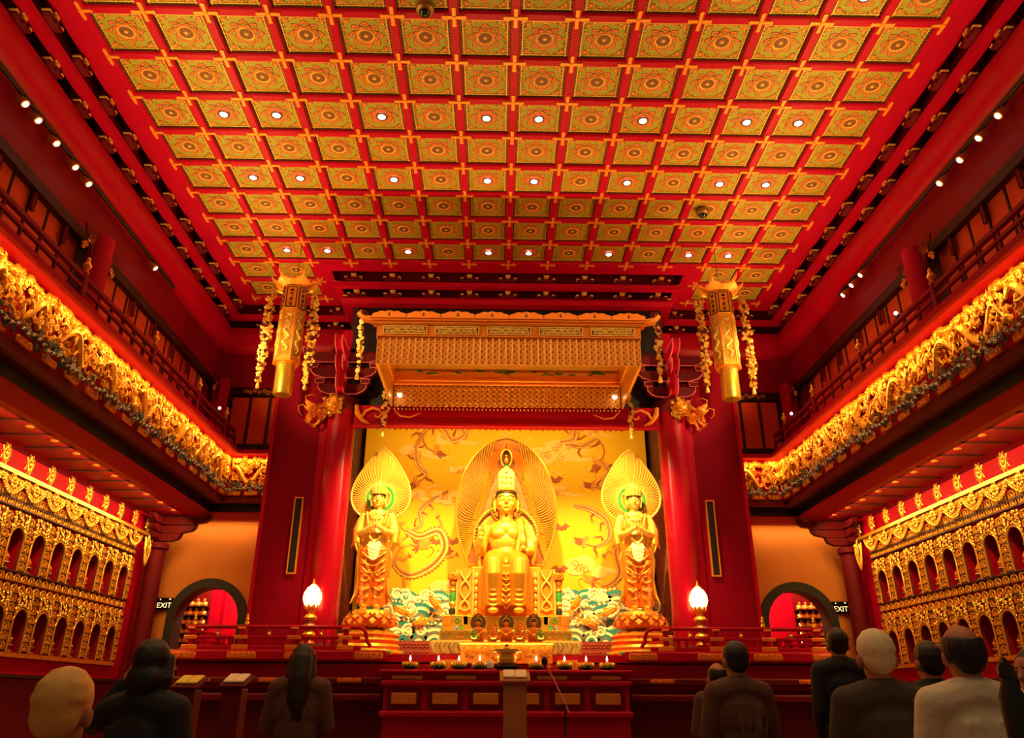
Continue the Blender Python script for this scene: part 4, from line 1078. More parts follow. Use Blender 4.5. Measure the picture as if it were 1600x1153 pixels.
    for k in range(6): b.ell((0, -.16-.003*k, 3.86-.035*k), .013, 6, 5)
    b.build('necklace', M('gold_pale'), t, L)
    head_parts(t, x0, y0-.03, 4.03, .112, 'gold_pale')
    b = MB(); b.lathe([(.118, 4.255), (.122, 4.275), (.10, 4.29)], 20, 0)
    for k in range(9):
        a = pi*(1.0+k/8); h = .10+.09*sin(pi*k/8); c, s_ = .115*cos(a), .115*sin(a)
        b.tube([(c, s_, 4.25), (c*1.12, s_*1.12, 4.25+h*.6), (c*.9, s_*.9, 4.25+h)], [.030, .034, .006], 6, 0)
        b.tube(spiral(c*1.05, 4.31+h*.3, .028, 1.3, k, 1, 9, s_*1.2-.01), .007, 4, 0)
    b.tube([(0, 0, 4.25), (0, 0, 4.40), (0, 0, 4.50)], [.085, .06, .02], 10, 0)
    b.build('crown', M('gold_pale'), t, (x0, y0-.03, 0))
    h = halo_leaf('halo', t, x0, y0+.18, 4.27, .50, .86, .42, .235)
    b = MB(); b.torus((0, 0, 4.24), .215, .030, 32, 6, 'y', 0); b.torus((0, -.01, 4.24), .175, .016, 28, 5, 'y', 1); b.torus((0, -.01, 4.24), .25, .012, 32, 5, 'y', 1)
    b.build('green_ring', M('green', 'gold_pale'), h, (x0, y0+.165, 0))
for sg in (-1, 1): standing_statue(sg)
# ---- central seated statue
t = thing('seated_statue', (0, 13.5, 1.72), 'large golden seated statue with tall crown and pointed aureole at the altar centre', 'statue')
cy = 13.50
b = MB()
b.ell((0, .02, 3.28), (.30, .21, .22), 18, 12); b.ell((0, 0, 3.52), (.27, .18, .24), 18, 12); b.ell((0, 0, 3.74), (.31, .17, .17), 18, 12)
for e in (-1, 1): b.ell((e*.12, -.11, 3.66), (.125, .08, .10), 12, 8)
b.ell((0, -.10, 3.34), (.17, .10, .12), 14, 8)
b.lathe([(.15, 3.80), (.115, 3.93), (.125, 4.08)], 18)
b.tube([(-.30, .02, 3.80), (-.40, .0, 3.55), (-.42, -.06, 3.36), (-.43, -.20, 3.46), (-.42, -.26, 3.58)], [.10, .10, .085, .06, .045], 12)
b.tube([(.30, .02, 3.80), (.41, .0, 3.55), (.40, -.10, 3.36), (.32, -.26, 3.35)], [.105, .105, .085, .05], 12)
# raised palm with five fingers
b.ell((-.42, -.27, 3.63), (.052, .022, .055), 10, 7)
for k in range(4):
    fx = -.462+.028*k; bend = (.0, .0, .03, .05)[k]
    b.tube([(fx, -.275, 3.66), (fx, -.285-bend*.4, 3.71), (fx+.002, -.285-bend, 3.755-bend*.7+.008*(1.5-abs(k-1.5)))], [.0135, .012, .008], 6)
b.tube([(-.375, -.27, 3.60), (-.345, -.29, 3.64), (-.355, -.305, 3.68)], [.016, .013, .008], 6)
# left hand cupped under the vase
b.ell((.28, -.30, 3.355), (.055, .05, .022), 10, 6)
for k in range(4): b.tube([(.25+.022*k, -.34, 3.355), (.245+.022*k, -.375, 3.375), (.245+.022*k, -.37, 3.41)], [.012, .011, .008], 6)
b.tube([(.24, -.28, 3.36), (.215, -.31, 3.39), (.225, -.32, 3.42)], [.014, .012, .008], 6)
remesh(b.build('torso', M('gold_skin'), t, (0, cy, 0)), .012, 3)
head_parts(t, 0, cy-.03, 3.99, .185, 'gold_skin')
b = MB()                                                # tall crown
P = [(-.125, 4.38), (-.135, 4.70), (-.08, 4.76), (0, 4.82), (.08, 4.76), (.135, 4.70), (.125, 4.38)]
b.prism(P, -.05, .06, 'y', 0)
for q in range(3):
    for e in (-1, 0, 1):
        b.tube(spiral(e*.08, 4.43+.10*q, .034, 1.5, q+e, 1, 11, -.055), .008, 4, 1); b.ell((e*.08, -.055, 4.43+.10*q), .011, 6, 5, 1)
b.tube([(x, -.055, z) for x, z in P], .010, 5, 1); b.lathe([(.17, 4.375), (.175, 4.40), (.155, 4.415)], 24, 1)
b.ell((0, -.06, 4.73), (.03, .015, .04), 8, 6, 1)
b.build('crown', M('gold_pale', 'gold'), t, (0, cy-.06, 0))
# robe: thighs, shins, folds
b = MB()
for e in (-1, 1):
    b.tube([(e*.15, .02, 3.20), (e*.20, -.22, 3.20), (e*.215, -.42, 3.10), (e*.21, -.45, 2.95), (e*.205, -.42, 2.70), (e*.20, -.41, 2.48)], [.19, .18, .165, .165, .15, .145], 16)
    b.tube([(e*.36, -.35, 3.05), (e*.37, -.34, 2.75), (e*.36, -.32, 2.44)], [.05, .06, .07], 10)
    for k in range(5): b.tube(loop(9, lambda q: (e*.205+.15*(2*q-1), -.43-.145*sin(pi*q), 2.84-.075*k-.075*sin(pi*q))), [.004]+[.013]*7+[.004], 6)
for k in range(6): b.tube(loop(9, lambda q: (.085*(2*q-1), -.44-.07*sin(pi*q), 3.02-.085*k-.075*sin(pi*q))), [.004]+[.012]*7+[.004], 6)
b.prism([(-.10, 3.1), (.10, 3.1), (.085, 2.52), (0, 2.42), (-.085, 2.52)], -.47, -.36, 'y')
b.ell((0, -.05, 3.16), (.36, .26, .13), 18, 10)
remesh(b.build('robe', M('gold_robe'), t, (0, cy, 0)), .013, 2)
b = MB()                                                # draped mantle over left shoulder
b.tube([(.22, -.05, 3.90), (.26, -.15, 3.72), (.24, -.17, 3.50), (.18, -.2, 3.30)], [.07, .07, .065, .05], 10)
b.tube([(.38, .02, 3.82), (.47, -.02, 3.55), (.46, -.05, 3.30), (.44, -.1, 3.15)], [.07, .085, .07, .03], 10)
b.tube([(-.36, .05, 3.82), (-.46, .03, 3.55), (-.47, 0, 3.30), (-.43, -.05, 3.12)], [.06, .07, .06, .03], 10)
for k in range(4): b.tube([(.15+.05*k, -.17, 3.80-.02*k), (.14+.05*k, -.2, 3.55), (.10+.05*k, -.22, 3.33)], .012, 5)
for k in range(2): b.tube(loop(11, lambda q: (.26*(2*q-1), -.12-.08*sin(pi*q), 3.30-.07*k-.07*sin(pi*q))), .022, 6)
remesh(b.build('mantle', M('gold'), t, (0, cy, 0)), .012, 2)
for e in (-1, 1):
    b = MB(); b.ell((e*.20, -.52, 2.40), (.085, .14, .045), 12, 8)
    for k in range(5): b.tube([(e*(.145+.027*k), -.62, 2.40), (e*(.145+.027*k), -.675+.008*abs(k-1), 2.39)], [.018, .014], 6)
    remesh(b.build('foot', M('gold_pale'), t, (0, cy, 0)), .010, 1)
inst('vase', (lambda b: (b.lathe([(.035, 0), (.045, .02), (.025, .05), (.05, .10), (.055, .15), (.03, .20), (.016, .24), (.022, .27), (.006, .36)], 14), b.mesh('vase', M('gold_pale')))[1])(MB()), None, (.28, 13.19, 3.385), label='small gilt vase held in the seated statue\'s left palm', cat='vase')
# aureole
A = thing('aureole', (0, 13.82, 2.9), 'tall pointed gilt aureole behind the seated statue', 'aureole')
def aur(u):
    a = abs(u); s_ = 1 if u > 0 else -1
    if a > .55:
        th = (a-.55)/.45; return (s_*(.88-.30*th**2), 4.10-.95*th)
    th = a/.55; return (s_*.88*sin(th*pi/2)**.86, 4.10+1.37*(cos(th*pi/2)*.72+.28*(1-th)))
n = 48; pts = [aur(-1+2*i/n) for i in range(n+1)]
b = MB(); b.prism(pts, 0, .04, 'y', 0); b.tube([(x, -.005, z) for x, z in pts], .022, 6, 1)
for k in range(1, 90):
    u = -1+2*k/90; ox, oz = aur(u); e = 1 if u > 0 else -1; a = abs(u)
    ix, iz = e*(.30+.32*a), 3.95+.75*(1-a)**1.2-.55*a
    mx, mz = e*(abs(ix)*.35+abs(ox)*.65+.12), iz*.55+oz*.45-.12
    if a < .05: continue
    P = [((1-q)**2*ix+2*q*(1-q)*mx+q*q*ox, -.015, (1-q)**2*iz+2*q*(1-q)*mz+q*q*oz) for q in [i/9 for i in range(10)]]
    b.tube(P, .012, 4, 1)
for k in range(16):                                    # inner flames at the top panel
    e = 1 if k % 2 else -1; w = .03+.026*(k//2)
    b.tube([(e*(.10+w), -.02, 4.80), (e*(.14+w), -.02, 4.98), (e*(.07+w*.75), -.02, 5.18), (e*.015, -.02, 5.38-.02*(k//2))], .010, 4, 2)
b.build('flame_plate', M('canopy_brown', 'gold', 'gold_orange'), A, (0, 13.82, 0))
b = MB(); rnd = random.Random(8)
for e in (-1, 1):
    for k in range(22):
        q = k/21; x = e*(.24+.34*q**1.1); z = 4.78-1.0*q
        b.tube(spiral(x, z, .040, 1.5, rnd.random()*6, e, 11, -.035), .009, 4); b.tube(spiral(x+e*.06, z-.02, .03, 1.5, rnd.random()*6, e, 10, -.03), .008, 4)
b.build('scrollwork', M('gold'), A, (0, 13.82, 0), kind='stuff')
b = MB(); b.torus((0, -.05, 4.20), .275, .018, 40, 6, 'y', 0); b.torus((0, -.04, 4.20), .245, .014, 40, 5, 'y', 1)
b.torus((0, -.05, 3.66), .555, .022, 52, 6, 'y', 0); b.torus((0, -.04, 3.66), .515, .018, 52, 6, 'y', 1)
for k in range(60): 
    a = 2*pi*k/60; b.ell((.535*cos(a), -.07, 3.66+.535*sin(a)), .012, 6, 4, 0)
for k in range(34):
    a = 2*pi*k/34; b.ell((.26*cos(a), -.06, 4.20+.26*sin(a)), .010, 6, 4, 0)
b.build('bead_rings', M('gold', 'tile_dark'), A, (0, 13.82, 0))
b = MB(); b.prism([(-.52+.001, 3.2)]+[(.50*cos(a), 3.66+.50*sin(a)) for a in [pi*1.35-i*pi*1.7/24 for i in range(25)]]+[(.52, 3.2)], -.02, .0, 'y'); b.build('orange_ground', M('gold_orange'), A, (0, 13.82, 0), smooth=False)
b = MB(); b.torus((0, -.03, 5.07), .10, .018, 24, 6, 'y', 0, .95, 1.65); b.ell((0, -.04, 5.03), (.035, .02, .06), 8, 6, 0); b.ell((0, -.045, 5.11), .022, 8, 6, 0); b.cb(0, -.04, 4.935, .10, .04, .03, 1)
b.build('crest_niche', M('gold_pale', 'green'), A, (0, 13.82, 0))
for e in (-1, 1):
    b = MB(); b.cb(e*.50, -.08, 3.17, .26, .06, .10, 0, .01)
    for k in range(5): b.tube(spiral(e*(.40+.05*k), 3.18, .03, 1.3, k, e, 9, -.115), .008, 4)
    b.build('cloud_bracket', M('gold_orange'), A, (0, 13.82, 0))
# ------------------------------------------------------------------ throne, altar platform, railings, offerings
t = thing('throne', (0, 13.4, 1.72), 'ornate painted throne with posts and tiered plinth under the seated statue', 'throne')
b = MB(); b.cb(0, 13.62, 2.70, 1.16, .55, .84, 0, .02); b.build('seat_block', M('gold_orange'), t, smooth=False)
for e in (-1, 1):
    b = MB()
    X = e*.86; Y = 13.35
    for (r0, z0, z1, m) in ((.075, 2.34, 2.36, 0), (.055, 2.36, 2.46, 3), (.04, 2.46, 2.50, 0), (.062, 2.50, 2.56, 0), (.055, 2.56, 2.72, 2), (.062, 2.72, 2.76, 0), (.045, 2.76, 2.82, 1), (.065, 2.82, 2.90, 1)):
        b.lathe([(r0*.8, z0), (r0, (z0+z1)/2), (r0*.8, z1)], 12, m, (X, Y, 0))
    b.cb(X, Y, 2.955, .17, .17, .11, 1, .012); b.tube(spiral(X, 2.955, .04, 1.4, 0, 1, 10, Y-.09), .010, 4, 0)
    b.build('post', M('gold', 'gold_deep', 'green', 'charcoal'), t)
    b = MB(); b.box(*sorted((e*.52, e*.80)), 13.33, 13.40, 2.34, 3.08); b.build('side_drape', M('gold_orange'), t, smooth=False)
    b = MB()
    for s_ in (-1, 1):
        b.tube([(e*.66+s_*.085*cos(k*pi/6), 13.31, 2.44+.05*k) for k in range(13)], .016, 6); 
    b.torus((e*.66, 13.31, 2.50), .075, .016, 16, 5, 'y'); b.tube([(e*.53, 13.31, 2.36), (e*.53, 13.31, 3.06)], .02, 6); b.tube([(e*.79, 13.31, 2.36), (e*.79, 13.31, 3.06)], .02, 6)
    for k in range(6): b.ell((e*.48, 13.30, 2.42+.11*k), (.03, .02, .05), 8, 6)
    b.build('ribbon_relief', M('gold_pale'), t)
    b = MB(); b.cb(e*.93, 13.18, 2.26, .14, .20, .15, 0, .01); b.cb(e*.76, 13.18, 2.26, .18, .18, .15, 1, .01); b.torus((e*.76, 13.085, 2.26), .04, .010, 4, 4, 'y', 2); b.box(*sorted((e*.60, e*.66)), 13.10, 13.2, 2.2, 2.32, 3)
    b.build('corner_block', M('gold_deep', 'gold', 'green', 'charcoal'), t, smooth=False)
    b = MB(); b.cb(e*.90, 13.17, 2.14, .16, .16, .10, 0); b.cb(e*.80, 13.12, 2.14, .05, .05, .10, 1); b.cb(e*.70, 13.12, 2.14, .05, .05, .10, 2); b.build('painted_blocks', M('gold_deep', 'blue_grey', 'green'), t, smooth=False)
b = MB(); b.cb(0, 13.30, 2.21, 1.5, .40, .24, 0, .01); b.build('step_block', M('gold'), t, smooth=False)
b = MB(); b.cb(0, 13.15, 2.015, 2.02, .86, .15, 0, .012)
for k in range(21):
    x = -.95+.095*k; b.ell((x, 12.715, 2.055), (.022, .012, .016), 6, 4, 0)
    if k % 3 != 1: b.ell((x, 12.712, 1.985), (.030, .012, .018), 6, 4, 1 if k % 4 else 2)
b.build('jewelled_tier', M('gold', 'robe_orange', 'slate'), t)
b = MB(); b.cb(0, 13.12, 1.83, 2.28, .98, .22, 0, .03)
for k in range(16):
    x = -1.05+.14*k; e = 1 if x > 0 else -1
    for q in range(3): b.tube([(x+e*.02*q, 12.62, 1.92-.005*q), (x+e*(.03+.03*q), 12.60, 1.85), (x+e*(.0+.02*q), 12.61, 1.77), (x-e*.03, 12.62, 1.74)], [.012, .016, .014, .008], 5, (0, 1, 2)[q])
b.build('lotus_tier', M('gold_pale', 'cream', 'gold'), t)
# small gilt Buddhas with round halos
def small_buddha(x, which):
    y, z = 12.42, 1.885
    t = thing('small_buddha', (x, y, z), 'small gilt seated figure with grey halo before the throne, %s of three' % which, 'figurine', 'three small figures before the throne')
    b = MB(); b.lathe([(.085, 0), (.095, .02), (.07, .04), (.09, .07)], 14); lotus(b, .085, .015, ((1, 0, 0), (.9, .02, 0)), 10, .35); b.build('pedestal', M('robe_orange'), t, (x, y, z))
    b = MB(); b.ell((0, 0, .10), (.095, .065, .04), 14, 8); b.ell((0, .01, .165), (.06, .042, .075), 12, 9); b.tube([(0, 0, .22), (0, 0, .26)], .022, 8); b.ell((0, -.002, .275), (.034, .034, .040), 12, 9)
    for e in (-1, 1): b.tube([(e*.055, .01, .21), (e*.078, -.01, .155), (e*.035, -.06, .125)], [.022, .020, .016], 8)
    remesh(b.build('body', M('gold_orange'), t, (x, y, z)), .006, 2)
    b = MB(); b.ell((0, .004, .300), (.036, .035, .026), 12, 8); b.build('hair', M('black'), t, (x, y, z))
    P = [(.115*sin(a)*(1-.0), .285+.125*-cos(a)+(.02 if abs(a-pi) < .15 else 0)) for a in [2*pi*i/28 for i in range(28)]]
    b = MB(); b.prism(P, .045, .06, 'y', 0); b.torus((0, .04, .30), .05, .006, 20, 4, 'y', 1); b.ell((0, .04, .38), (.02, .006, .012), 8, 5, 2)
    h = b.build('halo', M('bronze', 'gold', 'robe_orange'), t, (x, y, z))
for x, w in ((-.42, 'left'), (-.0, 'middle'), (.41, 'right')): small_buddha(x, w)
t = thing('offering_table', (0, 12.35, 1.72), 'carved gilt offering table before the throne', 'table')
b = MB(); b.cb(0, 12.33, 1.87, 1.36, .42, .03, 0, .008); b.build('table_top', M('gold'), t, smooth=False)
b = MB(); b.box(-.66, .66, 12.16, 12.20, 1.60, 1.855)
rnd = random.Random(17)
for k in range(60): b.tube(spiral(rnd.uniform(-.62, .62), rnd.uniform(1.68, 1.84), .03, 1.4, rnd.random()*6, rnd.choice((-1, 1)), 9, 12.15), .008, 4, 1)
b.build('carved_front', M('gold_deep', 'gold'), t)
for e in (-1, 1):
    b = MB(); b.cb(e*.62, 12.40, 1.70, .06, .3, .32, 0, .01); b.build('leg', M('gold_deep'), t, smooth=False)
# openwork back ornaments between small figures
for e in (-1, 1):
    b = MB(); b.torus((e*.21, 12.55, 2.10), .07, .014, 18, 5, 'y', 0, 1, 1.3)
    for k in range(4): b.tube(spiral(e*.21+.03*cos(k*1.6), 2.09+.04*sin(k*1.6), .028, 1.3, k, 1, 9, 12.54), .008, 4)
    b.cb(e*.21, 12.56, 1.945, .14, .08, .12, 0, .01)
    inst('openwork_stele', b.mesh('openwork_stele', M('gold_deep')), label='small openwork stele %s of the middle figure' % ('left' if e < 0 else 'right'), cat='stele')
def fruit_pyramid(x, m, lab):
    t = thing('fruit_bowl', (x, 12.22, 1.885), lab, 'fruit bowl')
    b = MB(); b.lathe([(.04, 0), (.025, .02), (.085, .04), (.092, .05)], 14); b.build('dish', M('gold'), t, (x, 12.22, 1.885))
    b = MB(); b.ell((0, 0, 0), .030, 10, 7); b.tube([(0, 0, .028), (0, 0, .038)], .004, 4); me = b.mesh('fruit', M(m))
    for q, (n, r, z) in enumerate(((6, .058, .072), (3, .032, .118), (1, 0, .155))):
        for k in range(n):
            a = 2*pi*k/n+q; p = (x+r*cos(a), 12.22+r*sin(a), 1.885+z)
            f = inst('fruit', me, t, p)
fruit_pyramid(-.47, 'fruit_green', 'pyramid of green fruit left on the offering table')
fruit_pyramid(-.19, 'fruit_orange', 'pyramid of oranges left of centre on the offering table')
fruit_pyramid(.19, 'fruit_orange', 'pyramid of oranges right of centre on the offering table')
fruit_pyramid(.50, 'fruit_green', 'pyramid of green fruit right on the offering table')
# incense burner
t = thing('incense_burner', (0, 11.72, 1.50), 'squat gilt incense burner on the front altar ledge', 'burner')
p = (.0, 11.74, 1.50)
b = MB(); b.cb(0, 0, .045, .36, .24, .03, 0, .01); b.cb(0, 0, .015, .30, .20, .03, 0, .01); b.build('stand', M('black'), t, p, smooth=False)
b = MB(); b.lathe([(.10, .06), (.14, .09), (.15, .16), (.135, .20), (.16, .225), (.155, .24)], 24, 0, sy=.75); b.torus((0, -.0, .14), .15, .008, 28, 4, 'z', 0, 1, .75)
b.build('bowl', M('gold'), t, p)
for e in (-1, 1):
    b = MB(); b.tube([(e*.14, 0, .12), (e*.19, 0, .14), (e*.195, 0, .21), (e*.165, 0, .235)], .014, 6); b.build('handle', M('gold'), t, p)
b = MB(); b.prism([(-.20, .24), (-.16, .262), (0, .268), (.16, .262), (.20, .24), (.20, .232), (-.20, .232)], -.12, .12, 'y'); b.ell((0, 0, .285), (.045, .045, .03), 10, 6); b.build('lid', M('gold_pale'), t, p)
b = MB(); b.ell((0, -.02, .315), (.025, .025, .02), 8, 6); b.build('knob', M('red_dark'), t, p)
# lotus candle lamps on the front ledge
def lotus_lamp_meshes():
    b = MB(); b.lathe([(.05, 0), (.075, .02), (.085, .04), (.06, .05)], 14); 
    for k in range(8):
        a = 2*pi*k/8; b.ell((.08*cos(a), .08*sin(a), .035), (.035, .035, .016), 7, 5)
    bowl = b.mesh('bowl', M('green_dark'))
    b = MB()
    for q, (r, z, l, m) in enumerate(((.06, .045, .055, 0), (.045, .055, .050, 0), (.03, .06, .045, 1))):
        for k in range(9):
            a = 2*pi*(k+.5*q)/9; c, s_ = cos(a), sin(a)
            b.tube([(r*c, r*s_, z), ((r+l*.6)*c, (r+l*.6)*s_, z+l*.35), ((r+l)*c, (r+l)*s_, z+l*.9)], [.014, .018, .003], 5, m)
    pet = b.mesh('petals', M('leaf_yellow', 'fruit_orange'))
    b = MB(); b.lathe([(.018, .06), (.024, .08), (.022, .115)], 10, 0); cup = b.mesh('candle_cup', M('pink'))
    b = MB(); b.lathe([(.004, .115), (.015, .135), (.010, .16), (.002, .185)], 8); fl = b.mesh('flame', M('flame'))
    return bowl, pet, cup, fl
LLM = lotus_lamp_meshes()
for k, x in enumerate((-1.33, -.94, -.66, -.37, .41, .80, 1.10, 1.39)):
    p = (x, 11.75, 1.50)
    t = thing('lotus_candle', p, 'lotus-shaped candle lamp on the front ledge, %s from the left' % ORD[k], 'candle lamp', 'lotus candles on the ledge')
    for nm, me in zip(('bowl', 'petals', 'candle_cup', 'flame'), LLM): inst(nm, me, t, p, (0, 0, k))
    light('candle_glow', 'POINT', (x, 11.70, 1.72), 1.2, (1, .55, .2), size=.02)
inst('carved_block', (lambda b: (b.cb(-.83, 11.95, 1.57, .28, .10, .13, 0, .01), [b.tube(spiral(-.93+.05*k, 1.57+.02*(-1)**k, .03, 1.3, k, 1, 9, 11.89), .008, 4, 0) for k in range(5)], b.mesh('carved_block', M('gold_deep')))[2])(MB()), label='small carved gilt block on the ledge left of the burner', cat='block')
inst('carved_block', (lambda b: (b.cb(.86, 11.95, 1.57, .28, .10, .13, 0, .01), [b.tube(spiral(.76+.05*k, 1.57+.02*(-1)**k, .03, 1.3, k, 1, 9, 11.89), .008, 4, 0) for k in range(5)], b.mesh('carved_block', M('gold_deep')))[2])(MB()), label='small carved gilt block on the ledge right of the burner', cat='block')
inst('folded_cloth', (lambda b: (b.cb(-.235, 11.95, 1.565, .12, .10, .12, 0, .03), b.mesh('folded_cloth', M('blue_grey')))[1])(MB()), label='pale blue box standing left behind the burner', cat='box')
# platform
plat = inst('trim_9', None, kind='structure')
b = MB()
b.box(-4.75, 4.75, 12.42, 14.75, ZF, 1.60); b.box(-4.82, 4.82, 12.30, 14.75, 1.62, 1.72)
b.build('deck', M('red_beam'), plat, smooth=False)
for sg in (-1, 1):
    xa, xb = sorted((sg*1.72, sg*4.85)); b = MB(); b.cb((xa+xb)/2, 12.30, 1.70, xb-xa, .14, .14, 0, .02); b.build('edge_beam', M('red_beam'), plat, smooth=False)
    b = MB(); b.cb((xa+xb)/2, 12.20, 1.36, xb-xa, .30, .10, 0, .02); b.cb((xa+xb)/2, 12.10, 1.15, xb-xa, .40, .10, 0, .02); b.box(xa, xb, 12.2, 12.4, ZF, 1.15); b.build('lower_step', M('red_dark'), plat, smooth=False)
    b = MB(); b.cb(0, 0, 0, .42, .03, .10, 0, .02); rnd = random.Random(2)
    for k in range(9): b.tube(spiral(-.16+.04*k, .02*(-1)**k, .028, 1.3, k, 1, 8, -.018), .006, 4)
    PL = b.mesh('gilt_plate', M('gold_orange'))
    for x in (4.66, 3.80, 2.98, 1.98): inst('gilt_plate', PL, plat, (sg*x, 12.225, 1.70))
    for x in (4.3, 3.3, 2.2): inst('gilt_plate', PL, plat, (sg*x, 12.045, 1.37), (0, 0, 0), (.8, 1, .6))
b = MB(); b.cb(0, 12.0, 1.475, 3.44, .80, .05, 0, .015); b.box(-1.66, 1.66, 11.68, 12.3, ZF, 1.45); b.cb(0, 11.66, 1.33, 3.40, .10, .07, 0, .02); b.cb(0, 11.64, .95, 3.40, .12, .08, 0, .02); b.build('front_ledge', M('red_beam'), plat, smooth=False)
b = MB(); b.cb(0, 0, 0, .42, .03, .06, 0, .018)
for k in range(7): b.tube(spiral(-.15+.05*k, 0, .022, 1.3, k, 1, 8, -.018), .005, 4)
PL2 = b.mesh('gilt_bar', M('gold'))
for x in (-1.35, -.62, .62, 1.35): inst('gilt_bar', PL2, plat, (x, 11.655, 1.405))
for k in range(6):
    b = MB(); x = -1.38+.55*k; b.cb(x, 11.66, 1.14, .46, .03, .24, 0, .01); b.cb(x, 11.64, 1.14, .34, .02, .14, 1, .01); b.build('front_panel', M('red_dark', 'gold_deep'), plat, smooth=False)
# railings
for sg in (-1, 1):
    sd = SIDE[sg]; Yr = 12.36
    t = thing('altar_railing', (sg*3.4, Yr, 1.75), 'low red lacquer railing with gilt fittings on the %s of the altar' % sd, 'railing')
    P = [(sg*4.70, Yr, 2.09)]+[(sg*(4.6-.25*i), Yr, 2.09) for i in range(10)]+[(sg*2.16, Yr, 2.085), (sg*2.08, Yr, 2.05), (sg*2.05, Yr, 1.98), (sg*2.04, Yr, 1.90), (sg*1.98, Yr, 1.83)]
    b = MB(); b.tube(P, .028, 10); b.build('top_rail', M('red_beam'), t)
    b = MB(); b.cb(sg*3.42, Yr, 1.945, 2.55, .05, .045, 0, .01); b.build('mid_rail', M('red_beam'), t, smooth=False)
    b = MB(); b.cb(sg*3.42, Yr, 1.80, 2.6, .07, .07, 0, .01); b.build('bottom_rail', M('red_beam'), t, smooth=False)
    b = MB(); b.cb(0, 0, 0, .075, .075, .30, 0, .008); PO = b.mesh('post', M('red_beam'), smooth=False)
    b = MB(); b.cb(0, -.045, -.01, .20, .02, .055, 0, .01); b.cb(0, -.045, -.145, .24, .02, .075, 0, .012); b.cb(0, -.01, .115, .11, .09, .03, 0, .008); PF = b.mesh('gilt_fitting', M('gold_orange'), smooth=False)
    b = MB(); b.lathe([(.02, 0), (.035, .02), (.03, .05), (.018, .06), (.028, .085), (.018, .11), (.022, .125), (.004, .16)], 10); FN = b.mesh('finial', M('gold'))
    for x in (4.60, 3.87, 3.10, 2.35):
        p = inst('post', PO, t, (sg*x, Yr, 1.92)); inst('gilt_fitting', PF, p, (sg*x, Yr, 1.955))
    for x in (3.82, 4.58): inst('finial', FN, t, (sg*x, Yr, 2.11))
    for x in (4.22, 3.48, 2.72):
        b = MB(); b.lathe([(.025, 0), (.032, .03), (.02, .05), (.028, .08)], 8); b.build('vase_strut', M('gold'), t, (sg*x, Yr, 1.965))
    for x0, x1 in ((4.56, 4.30), (4.14, 3.92), (3.82, 3.55), (3.42, 3.15), (3.05, 2.80), (2.66, 2.40)):
        b = MB(); b.cb(sg*(x0+x1)/2, Yr, 1.875, .06, .04, .10, 0, .006); b.cb(sg*x0*.998, Yr, 1.875, .05, .03, .10, 0, .006); b.build('strut', M('red_beam'), t, smooth=False)
    b = MB(); b.tube([(sg*4.66, Yr, 2.06), (sg*4.66, 14.5, 2.06)], .025, 8); b.cb(sg*4.66, 13.45, 1.93, .04, 2.1, .04, 0); b.cb(sg*4.66, 13.45, 1.80, .05, 2.1, .06, 0); b.build('return_rail', M('red_beam'), t)
    for y in (13.0, 13.7, 14.4): inst('post', PO, t, (sg*4.66, y, 1.92))
    # lotus-bud lamp
    lx, ly = sg*2.98, 12.72
    t = thing('lotus_bud_lamp', (lx, ly, 1.72), 'glowing lotus-bud lamp on a stacked gilt stand by the %s column' % sd, 'lamp')
    b = MB(); b.lathe([(.13, 0), (.14, .03), (.09, .06), (.08, .12)], 16); b.build('base', M('gold_deep'), t, (lx, ly, 1.72))
    for q, z in enumerate((1.84, 1.96, 2.08, 2.20)):
        b = MB(); b.lathe([(.06, 0), (.095, .02), (.10, .05), (.075, .085), (.06, .10)], 16, 0 if q % 2 else 1, lobes=8, lob=.06); b.torus((0, 0, .05), .098, .012, 20, 5, 'z', 2); b.lathe([(.05, .1), (.05, .125)], 10, 2)
        b.build('stand_tier', M('gold', 'bronze', 'gold_deep'), t, (lx, ly, z))
    b = MB(); lotus(b, .10, 2.32, ((.8, 0, 0), (1.0, .04, 0)), 9, .7); b.lathe([(.05, 2.30), (.08, 2.36), (.06, 2.42)], 14); b.build('lotus_cup', M('gold_deep'), t, (lx, ly, 0))
    b = MB(); b.lathe([(.06, 0), (.115, .05), (.14, .13), (.13, .21), (.085, .29), (.03, .34), (.004, .41)], 24); b.build('bud_shade', M('lamp_warm'), t, (lx, ly, 2.40))
    b = MB()
    for k in range(5):
        a = 2*pi*k/5+.3; b.tube([(.06*cos(a), .06*sin(a), 0), (.120*cos(a), .120*sin(a), .05), (.145*cos(a), .145*sin(a), .13), (.134*cos(a), .134*sin(a), .21), (.088*cos(a), .088*sin(a), .29), (.03*cos(a), .03*sin(a), .345)], .006, 4)
    b.lathe([(.035, .335), (.02, .37), (.004, .43)], 10); b.build('ribs', M('gold'), t, (lx, ly, 2.40))
    light('lotus_lamp_glow', 'POINT', (lx, ly-.22, 2.60), 10, (1, .62, .22), size=.1)
# ------------------------------------------------------------------ gilded canopy
CW, CYF, CYB, CZ = 2.02, 11.03, 12.98, 5.74
can = thing('altar_canopy', (0, 12.0, CZ), 'large gilded altar canopy with scalloped crest and hanging valance', 'canopy')
def tab_mesh(w=.084, h=.43):
    b = MB(); n = 6; P = [(-w/2, h), (-w/2, .035)]+[(-w/2*cos(a), .035-.035*sin(a)) for a in [pi*i/n for i in range(1, n)]]+[(w/2, .035), (w/2, h)]
    b.prism(P, -.004, .006, 'y', 0); b.tube([(x*.92, -.008, z+.003) for x, z in P], .007, 4, 1)
    z = .045; e = 1
    while z < h-.03:
        b.tube(spiral(e*.010, z, .026, 1.35, -e*1.2, e, 9, -.010), [.0095]*6+[.008, .007, .006], 4, 1); b.ell((-e*.022, -.008, z+.022), (.010, .006, .012), 6, 4, 1)
        z += .047; e = -e
    return b.mesh('valance_tab', M('canopy_brown', 'canopy_gold'))
